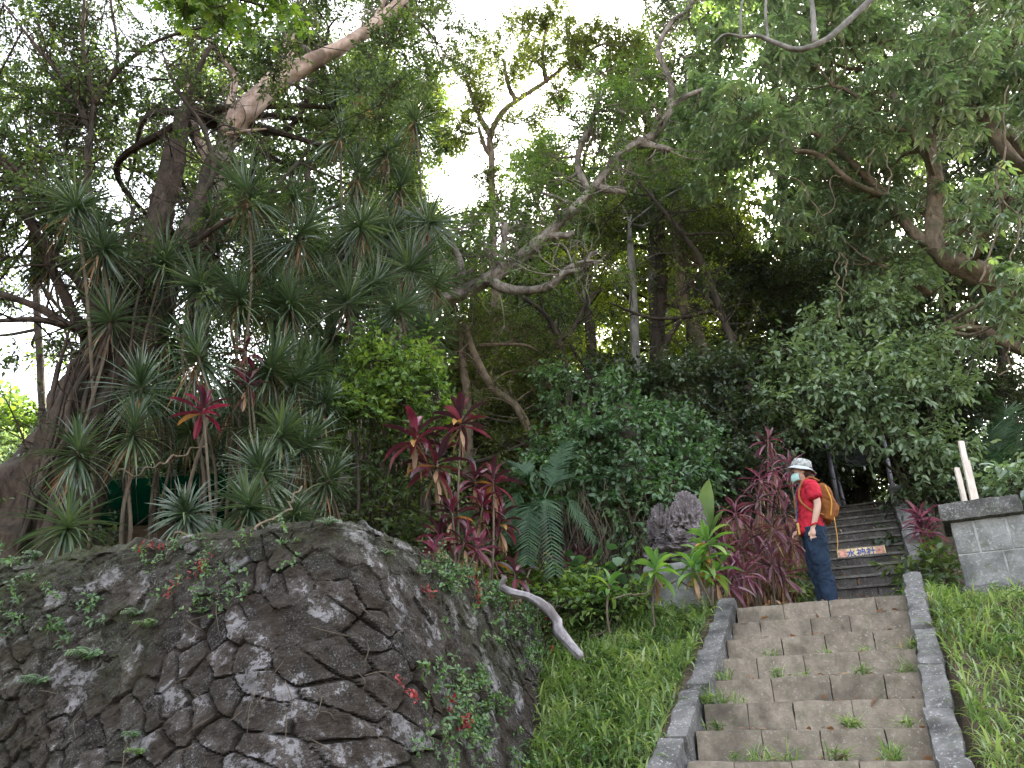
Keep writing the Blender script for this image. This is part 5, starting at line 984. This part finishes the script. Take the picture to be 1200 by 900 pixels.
# leaf litter on the terrace soil
mb = MB(); g = np.random.default_rng(12); N = 9000; x = g.uniform(-6, 7, N); y = g.uniform(5, 14, N); s, t = st_of(x, y)
k = ((wall_sd(x, y) > .3) | (s > 8.4)) & ((np.abs(t + .3) > .9)); x, y = x[k], y[k]
a = rndir(len(x), g); a[:, 2] *= .25; leaves(mb, np.stack([x, y, terr(x, y) + .012], -1), a, np.array((0, 0, 1.)) + g.normal(size=a.shape) * .3, g.uniform(.05, .12, len(x)), g.uniform(.02, .05, len(x)))
tag(mb.build('leaf_litter', M['leaf_dead']), 'brown fallen leaves over the soil under the trees', None, None, 'stuff')
# weeds growing on the steps
weeds = [(860, 880, 2), (890, 876, 4), (1000, 872, 5), (1045, 880, 5), (1065, 850, 3), (845, 826, 4), (830, 815, 5), (870, 818, 2), (915, 805, 3), (940, 800, 2), (1010, 798, 3), (1065, 800, 4), (1072, 772, 4), (1050, 880, 4), (905, 765, 2), (970, 763, 2), (1010, 766, 1), (848, 790, 4), (985, 880, 4), (930, 895, 4), (840, 850, 3), (1075, 720, 2), (1085, 690, 3)]
g = np.random.default_rng(13)
for k, (px, py, sz) in enumerate(weeds):
    # find the tread seen there
    best = None
    for i in range(-3, 8):
        s = S0 + GO * i + .03 + GO * 0; z = RISE * i
        for t in np.linspace(-1.5, .12, 60):
            q = ST(s + .0, t, z); f = q[1] * CP + q[2] * SP; X_ = 600 + FPX * q[0] / f; Y_ = 450 - FPX * (-q[1] * SP + q[2] * CP) / f; d = (X_ - px) ** 2 + (Y_ - py) ** 2
            if best is None or d < best[0]: best = (d, q, s, t, z)
    q = best[1] + np.append(A_ * .02, 0.) * 1; N = sz * 6; a = g.uniform(0, 6.28, N); h = np.stack([np.cos(a), np.sin(a), 0 * a], -1)
    mb = MB(); straps(mb, q + g.normal(size=(N, 3)) * (.03, .02, 0), h, np.radians(g.uniform(15, 85, N)), g.uniform(.4, 1.8, N), g.uniform(.035, .06, N) * (1 + .45 * sz), g.uniform(.006, .014, N), 5, 0, [.6, 1, .9, .5, .03])
    if k % 2 == 0: leaves(mb, q + g.normal(size=(N, 3)) * (.04, .02, .015) + (0, 0, .03), h + (0, 0, .3), (0, 0, 1.), .05, .03, T_FOLD)
    tag(mb.build('weed_tuft', M['grass']), 'green weed tuft rooted in the joints of the lower steps', 'weed', 'weeds on the lower steps')
# ------------------------------------------------------------------ plants on the wall
def creeper(name, label, spots, n, seed, L=.035, W=.024, red=.12, lm='vine_leaf'):
    g = np.random.default_rng(seed); mb = MB()
    for (px, py, r) in spots:
        c, nn = wall_at(px, py)
        for _ in range(n):
            q, n2 = wall_at(px + g.normal() * r, py + g.normal() * r * .7); K = 10; dr = nrm(g.normal(size=3) + (0, 0, -.4))
            dr = dr - n2 * np.dot(dr, n2); pts = q + n2 * .02 + dr * np.linspace(0, g.uniform(.08, .25), K)[:, None] + g.normal(size=(K, 3)) * .008 + n2 * g.uniform(0, .05, K)[:, None]
            prisms(mb, pts[:-1], pts[1:], .0018, .0016, 1)
            ax = g.normal(size=(K * 2, 3)) + n2 * .4; leaves(mb, np.repeat(pts, 2, 0) + n2 * .008, ax, n2 + (0, 0, .5) + g.normal(size=(K * 2, 3)) * .3, L * g.uniform(.6, 1.3, K * 2), W, T_FOLD, 2 if g.uniform() < red else 0)
    return tag(mb.build(name, [M[lm], M['cane'], M['vine_red']]), label, None, None, 'stuff')
creeper('creeper', 'small-leaved creeper with red new leaves spilling over the right end of the wall', [(560, 690, 22), (600, 705, 24), (630, 725, 22), (655, 745, 18), (640, 760, 20), (600, 740, 22), (668, 735, 16), (520, 672, 14), (690, 745, 14)], 36, 501, .03, .022, .06)
creeper('creeper', 'creeper with red leaf tips climbing the foot of the wall beside the grass', [(505, 795, 14), (530, 815, 20), (520, 845, 22), (545, 870, 18), (560, 830, 16), (580, 890, 20), (560, 790, 16)], 10, 502, .034, .022, .08)
creeper('creeper', 'tangled green and red creeper hanging over the wall top at the left', [(220, 660, 22), (250, 670, 22), (280, 655, 22), (240, 690, 20), (200, 650, 16), (330, 640, 18)], 8, 503, .028, .018, .08)
creeper('creeper', 'straggling green plants over the left part of the wall', [(10, 670, 25), (60, 690, 25), (30, 720, 25), (5, 700, 20), (100, 720, 25), (70, 740, 18)], 5, 504, .035, .02, .02)
def fern(label, px, py, size, seed, bright='vine_leaf', n=7, ang=None):
    g = np.random.default_rng(seed); c, nn = wall_at(px, py); root = empty('fern', c, label, 'fern', 'ferns and seedlings in the joints of the wall')
    mb = MB()
    for k in range(n):
        a = g.uniform(-1.3, 1.3); side = nrm(np.cross(nn, (0, 0, 1.))); d = nrm(nn * .8 + side * math.sin(a) * 1.3 + (0, 0, .35)); K = 9
        pts = c + d * np.linspace(0, size, K)[:, None] - np.array((0, 0, 1.)) * (np.linspace(0, 1, K) ** 2 * size * .35)[:, None]; prisms(mb, pts[:-1], pts[1:], .0018, .0012, 1)
        t = nrm(np.gradient(pts, axis=0)); s2 = nrm(np.cross(t, nn + (0, 0, .8)))
        for sg in (-1, 1): leaves(mb, pts[1:], s2[1:] * sg + t[1:] * .5, nn + (0, 0, .8), size * .32 * np.linspace(1, .4, K - 1), size * .11, T_FOLD)
    mb.build('frond', [M[bright], M['cane']], root)
for k, (x, y, s_, lb) in enumerate(((178, 735, .12, 'pale fern highest on the bare middle of the wall'), (108, 770, .16, 'broad-leaved fern left of the pale one on the wall'), (48, 800, .13, 'small fern low at the left of the wall'), (160, 862, .08, 'tiny seedling low on the wall'), (165, 885, .09, 'small pale seedling at the bottom edge of the wall'), (160, 720, .1, 'little fern just above the pale fern'), (240, 718, .08, 'thin fern under the hanging creeper'), (45, 650, .13, 'fern on the wall top at the foot of the banyan'), (385, 615, .09, 'small green sprig on the crest of the wall'), (450, 650, .08, 'sprig on the crest right of the pale crest stone'), (590, 760, .12, 'seedling on the wall above the grass edge'))):
    fern(lb, x, y, s_, 520 + k, 'leaf_bright' if k in (0, 4) else 'vine_leaf')
# dry stalks and roots on the wall
mb = MB(); g = np.random.default_rng(14)
for _ in range(55):
    px, py = g.uniform(60, 560), g.uniform(650, 890); q, nn = wall_at(px, py); d = nrm(g.normal(size=3) + (0, 0, -1.2)); d = d - nn * np.dot(d, nn); L = g.uniform(.06, .3)
    p = [q + nn * .01, q + d * L * .5 + nn * .03 + g.normal(size=3) * .01, q + d * L + nn * .012]; tube(mb, p, [.0025, .0025, .0015], 4, 0, 0, 5)
tag(mb.build('dry_stalks', M['cane'], smooth=True), 'thin dry stalks and rootlets clinging to the wall', None, None, 'stuff')
# ------------------------------------------------------------------ the person (faces the left of the photo)
pb = P(970, 716, 7.98); pb[2] = 1.335
body = empty('person', pb, 'person in red T-shirt, navy trousers, bucket hat and mask standing on top of the steps', 'person')
def mloft(items, voxel, name, mat, parent, smooth_it=4, wr=0., wz=1.):
    """fuse tapered tubes into one continuous surface"""
    mb = MB()
    for it in items:
        pts, rad = it[0], it[1]; sx = it[2] if len(it) > 2 else 1.0
        k = MB(); tube(k, pts, rad, 20, 0, 0, 8)
        V = np.vstack(k.V)
        if sx != 1.0:                              # flatten front to back about the line of centres
            s = spline(np.array(pts), 8); zc = s[:, 2]; o = np.argsort(zc); xc = np.interp(V[:, 2], zc[o], s[o, 0]); V[:, 0] = xc + (V[:, 0] - xc) * sx
        mb.V.append(V); mb.F += [(f + mb.n, m) for f, m in k.F]; mb.n += len(V)
    o = mb.build(name + '_tmp', mat); r_ = o.modifiers.new('r', 'REMESH'); r_.mode = 'VOXEL'; r_.voxel_size = voxel
    s_ = o.modifiers.new('s', 'SMOOTH'); s_.iterations = smooth_it; s_.factor = .5
    dg = bpy.context.evaluated_depsgraph_get(); dg.update(); me = bpy.data.meshes.new_from_object(o.evaluated_get(dg)); bpy.data.objects.remove(o)
    if wr:
        n_ = len(me.vertices); v = np.zeros(n_ * 3, np.float32); me.vertices.foreach_get('co', v); v = v.reshape(-1, 3); nn = np.zeros(n_ * 3, np.float32); me.vertices.foreach_get('normal', nn); nn = nn.reshape(-1, 3)
        f_ = 1 - 2 * np.abs(fbm(v * (9, 9, 9 * wz) + fbm(v * 5, 9, 2)[:, None] * .8, 61, 3)); v = v + nn * (f_ * wr)[:, None]; me.vertices.foreach_set('co', v.astype(np.float32).ravel()); me.update()
    me.name = name; me.materials.clear(); me.materials.append(mat)
    q = bpy.data.objects.new(name, me); COL.objects.link(q); q.parent = parent
    me.polygons.foreach_set('use_smooth', np.ones(len(me.polygons), bool)); return q
skin = flat_mat('skin', (.52, .33, .25), .5, nz=.06); 
def cloth(name, col, nz=.18, sc_=9, bs=.25):
    m, t, b, o = newmat(name); co = coords(t); n = noise(t, co, sc_, 5, .6, .6); n2 = noise(t, co, 26, 3, .5, 1.)
    t.links.new(ramp(t, n, [(.3, tuple(x * (1 - nz) for x in col)), (.7, tuple(x * (1 + nz) for x in col))]), b.inputs['Base Color']); b.inputs['Roughness'].default_value = .85; b.inputs['Specular IOR Level'].default_value = .2
    bump(t, b, n2, bs, .03); return m
red = cloth('red_cotton', (.4, .018, .035), .25); navy = cloth('navy_fabric', (.014, .026, .048), .35); orange = cloth('orange_nylon', (.22, .08, .022), .3); 
# body: x forward is -1 (facing left), y toward camera is negative
H = 1.56
bodyparts = [
 ([(.0, 0, .80), (-.01, 0, .95), (0, 0, 1.10), (.01, 0, 1.26), (.01, 0, 1.34)], [.135, .145, .125, .15, .09], .66),
 ([(.01, 0, 1.28), (-.005, 0, 1.36), (-.02, 0, 1.42)], [.06, .05, .048]),
 ([(-.035, 0, 1.385), (-.035, 0, 1.44), (-.03, 0, 1.50), (-.02, 0, 1.55), (-.01, 0, 1.58)], [.05, .078, .085, .07, .035]),
 ([(-.105, 0, 1.455), (-.128, 0, 1.448)], [.017, .011]),                                    # nose
 ([(-.02, -.08, 1.46), (-.01, -.088, 1.475)], [.018, .012]), ([(-.02, .08, 1.46), (-.01, .088, 1.475)], [.018, .012]),
 # legs
 ([(.0, -.085, .84), (-.01, -.088, .62), (.0, -.085, .44), (.03, -.085, .22), (.03, -.085, .08)], [.088, .078, .056, .047, .034]),
 ([(.0, .085, .84), (-.03, .09, .62), (-.03, .09, .44), (-.01, .09, .22), (-.02, .09, .08)], [.088, .078, .056, .047, .034]),
 ([(.05, -.085, .045), (-.05, -.09, .04), (-.14, -.095, .03)], [.036, .038, .025]), ([(.0, .09, .045), (-.10, .095, .04), (-.19, .1, .03)], [.036, .038, .025]),
 # near arm (hand at the pocket) and far arm
 ([(.02, -.15, 1.30), (.035, -.19, 1.22), (.055, -.2, 1.08), (.03, -.2, .98), (-.01, -.19, .87), (-.03, -.18, .82)], [.05, .047, .037, .035, .026, .024]),
 ([(.02, .15, 1.30), (.03, .19, 1.22), (.04, .2, 1.06), (-.03, .19, .95), (-.11, .15, .88), (-.14, .13, .86)], [.05, .047, .037, .035, .026, .024]),
 ([(-.03, -.18, .83), (-.032, -.175, .775), (-.03, -.17, .745)], [.022, .032, .026]), ([(-.14, .13, .86), (-.18, .1, .84)], [.024, .03]),
]
for k, (dx, ln) in enumerate(((-.03, .062), (-.012, .072), (.008, .07), (.026, .056))):                   # fingers
    bodyparts.append(([(-.03 + dx * .9, -.172, .75), (-.03 + dx * 1.15, -.178, .75 - ln * .5), (-.022 + dx * 1.1, -.168, .75 - ln)], [.0095, .0085, .0075]))
    bodyparts.append(([(-.18, .1 + dx * .5, .835 + dx * .3), (-.21, .085 + dx, .83 - ln * .25), (-.205, .08 + dx, .83 - ln * .7)], [.0095, .0085, .0075]))
bodyparts.append(([(-.045, -.178, .80), (-.072, -.185, .772), (-.078, -.182, .745)], [.012, .0105, .009])); bodyparts.append(([(-.155, .125, .875), (-.18, .13, .86), (-.2, .12, .85)], [.012, .0105, .009]))
mloft(bodyparts, .006, 'body', skin, body)
mloft([([(-.005, 0, .83), (-.01, 0, .95), (0, 0, 1.08), (.01, 0, 1.24), (.01, 0, 1.33), (0, 0, 1.37)], [.17, .165, .152, .172, .12, .062], .74),
       ([(-.05, 0, .80), (-.045, 0, .86), (-.03, 0, .95)], [.12, .13, .12], .9),
       ([(.01, -.11, 1.31), (.03, -.18, 1.25), (.045, -.205, 1.13)], [.07, .074, .068]), ([(.01, .11, 1.31), (.03, .18, 1.25), (.04, .205, 1.13)], [.07, .074, .068])], .008, 'shirt', red, body, 3, .009, .6)
mloft([([(-.005, 0, .93), (-.005, 0, .84), (0, 0, .74)], [.155, .162, .14], .8),
       ([(.0, -.08, .84), (-.005, -.09, .62), (.01, -.09, .44), (.03, -.09, .22), (.035, -.09, .03)], [.11, .1, .086, .08, .078]),
       ([(.0, .08, .84), (-.015, .09, .62), (-.01, .09, .44), (.01, .09, .22), (.015, .09, .03)], [.11, .1, .086, .08, .078])], .008, 'trousers', navy, body, 3, .009, .8)
shoe = flat_mat('shoe_leather', (.06, .06, .07), .7)
for yy, xx in ((-.088, .0), (.09, -.04)):
    mb = MB(); tube(mb, [(xx + .08, yy, .05), (xx + .02, yy, .06), (xx - .1, yy, .045), (xx - .18, yy, .03)], [.04, .05, .045, .03], 14, 0); V = np.vstack(mb.V); V[:, 2] = np.maximum(V[:, 2], 0); mb.V = [V + pb]; mb.build('shoe', shoe, body, smooth=True)
# hair, mask, hat
mb = MB(); blob(mb, pb + (.012, 0, 1.49), (.092, .092, .095), 3, .05, 3, 20); blob(mb, pb + (.05, 0, 1.43), (.05, .07, .06), 4, .1, 3, 14); mb.build('hair', flat_mat('dark_brown_hair', (.05, .018, .01), .6, nz=.5, scale=60), body, smooth=True)
mb = MB(); th = np.linspace(-1.25, 1.25, 17); zz = np.linspace(1.372, 1.462, 9)
V = []
for z in zz:
    f = (z - 1.372) / .09; rr = .078 + .02 * math.sin(min(1., f) * math.pi * .9) ** .7
    for a in th: V.append((-.035 - rr * math.cos(a) * (1 + .06 * math.cos(a * 2)), rr * .92 * math.sin(a), z + .012 * abs(math.sin(a)) * (1 if f < .5 else 0)))
F = [[i * 17 + j, i * 17 + j + 1, (i + 1) * 17 + j + 1, (i + 1) * 17 + j] for i in range(8) for j in range(16)]
mb.add(np.array(V) + pb, np.array(F)); o_ = mb.build('face_mask', flat_mat('mask_teal', (.42, .66, .62), .8, nz=.04), body, smooth=True); o_.modifiers.new('t', 'SOLIDIFY').thickness = .003
for s_ in (-1, 1):
    mb = MB(); blob(mb, pb + (-.108, s_ * .036, 1.485), (.012, .013, .009), 1, 0, 1, 10); mb.build('eye', flat_mat('eye_dark', (.03, .02, .02), .2), body, smooth=True)
hat = flat_mat('hat_cloth', (.42, .43, .41), .9, nz=.45, scale=30); hatb = flat_mat('hat_brim', (.5, .54, .6), .85, nz=.12, scale=20)
tl = np.array(Matrix.Rotation(R(16), 3, 'Y')); hc = np.array((-.02, 0, 1.525))
def ring(prof, name, m, thick=.004):
    mb = MB(); a = np.linspace(0, 2 * math.pi, 40, endpoint=False); V = []
    for (r, z, wv) in prof: V.append(np.stack([r * np.cos(a) * 1.06, r * np.sin(a), z + wv * np.cos(a * 2 + .6) + wv * .4 * np.sin(a * 5)], -1))
    V = np.array(V).reshape(-1, 3) @ tl.T + hc + pb; n = len(prof)
    F = np.array([[i * 40 + j, i * 40 + (j + 1) % 40, (i + 1) * 40 + (j + 1) % 40, (i + 1) * 40 + j] for i in range(n - 1) for j in range(40)]); mb.add(V, F)
    o = mb.build(name, m, body, smooth=True); o.modifiers.new('t', 'SOLIDIFY').thickness = thick; return o
crown_h = ring([(.001, .105, 0), (.06, .103, 0), (.085, .092, 0), (.095, .06, .002), (.102, .0, .002)], 'hat_crown', hat); brim_h = ring([(.101, .004, .002), (.125, -.018, .006), (.15, -.038, .01)], 'hat_brim', hatb); band = ring([(.1045, .004, .002), (.1025, .024, .002)], 'hat_band', flat_mat('hat_band_brown', (.09, .05, .04), .8))
# wristband, lanyard/pouch
mb = MB(); th = np.linspace(0, 2 * math.pi, 13); tube(mb, [pb + (-.012 + .033 * math.cos(a), -.187 + .03 * math.sin(a), .86 + .01 * math.cos(a)) for a in th], [.011] * 13, 8, 0); mb.build('wristband', flat_mat('wristband_red', (.45, .02, .03), .5), body, smooth=True)
# backpack
bp = empty('backpack', pb + (.2, 0, 1.05), 'orange-brown backpack worn by the person in the red shirt', 'backpack')
o1 = mloft([([(.16, -.05, .93), (.185, -.05, 1.05), (.19, -.05, 1.2), (.16, -.04, 1.31)], [.075, .095, .095, .055]), ([(.16, .06, .93), (.185, .06, 1.05), (.19, .06, 1.2), (.16, .05, 1.31)], [.075, .095, .095, .055]), ([(.255, 0, .97), (.275, 0, 1.06), (.26, 0, 1.15)], [.035, .05, .03])], .01, 'bag', orange, bp, 3, .008, .7)
o1.location = tuple(pb - np.array(bp.location) - np.array((.035, 0, 0)))
mb = MB(); tube(mb, [pb + q for q in ((.12, -.15, 1.33), (.03, -.16, 1.375), (-.07, -.145, 1.3), (-.10, -.13, 1.15), (-.02, -.17, 1.02), (.1, -.16, .96))], [.011] * 6, 8, 0); tube(mb, [pb + q for q in ((.12, .15, 1.33), (.03, .12, 1.38), (-.09, .13, 1.3), (-.12, .12, 1.15), (-.03, .17, 1.02), (.1, .16, .96))], [.015] * 6, 8, 0)
mb.build('strap', cloth('strap_brown', (.3, .12, .04)), bp, smooth=True)
mb = MB(); tube(mb, [pb + q for q in ((.17, -.16, 1.27), (.2, -.172, 1.1), (.17, -.15, .95))], [.007] * 3, 6); tube(mb, [pb + q for q in ((.2, -.155, .93), (.19, -.17, .7), (.17, -.16, .58))], [.004] * 3, 6); mb.build('webbing', cloth('webbing_yellow', (.55, .3, .06)), bp, smooth=True)
pou = empty('pouch', pb + (-.15, -.03, .86), 'small yellow-edged red pouch hanging at the front of the person in the red shirt', 'pouch')
mb = MB(); rough_box(mb, pb + (-.155, -.06, .85), (.025, .06, .13), None, .002, .015, .02, 3); mb.build('bag', flat_mat('pouch_yellow', (.5, .3, .08), .7), pou, smooth=True)
mb = MB(); tube(mb, [pb + q for q in ((-.16, -.06, .93), (-.135, -.06, 1.1), (-.12, -.05, 1.25), (-.05, -.05, 1.36))], [.006] * 4, 6); mb.build('strap', flat_mat('lanyard_blue', (.06, .06, .15), .7), pou)

# the whole figure turned a little away from the camera, about its own base
rz = R(-14); rot = Matrix.Rotation(rz, 4, 'Z'); pv = Vector(pb)
for r_ in (body, bp, pou):
    r_.location = pv + rot @ (Vector(r_.location) - pv); r_.rotation_euler.z = rz
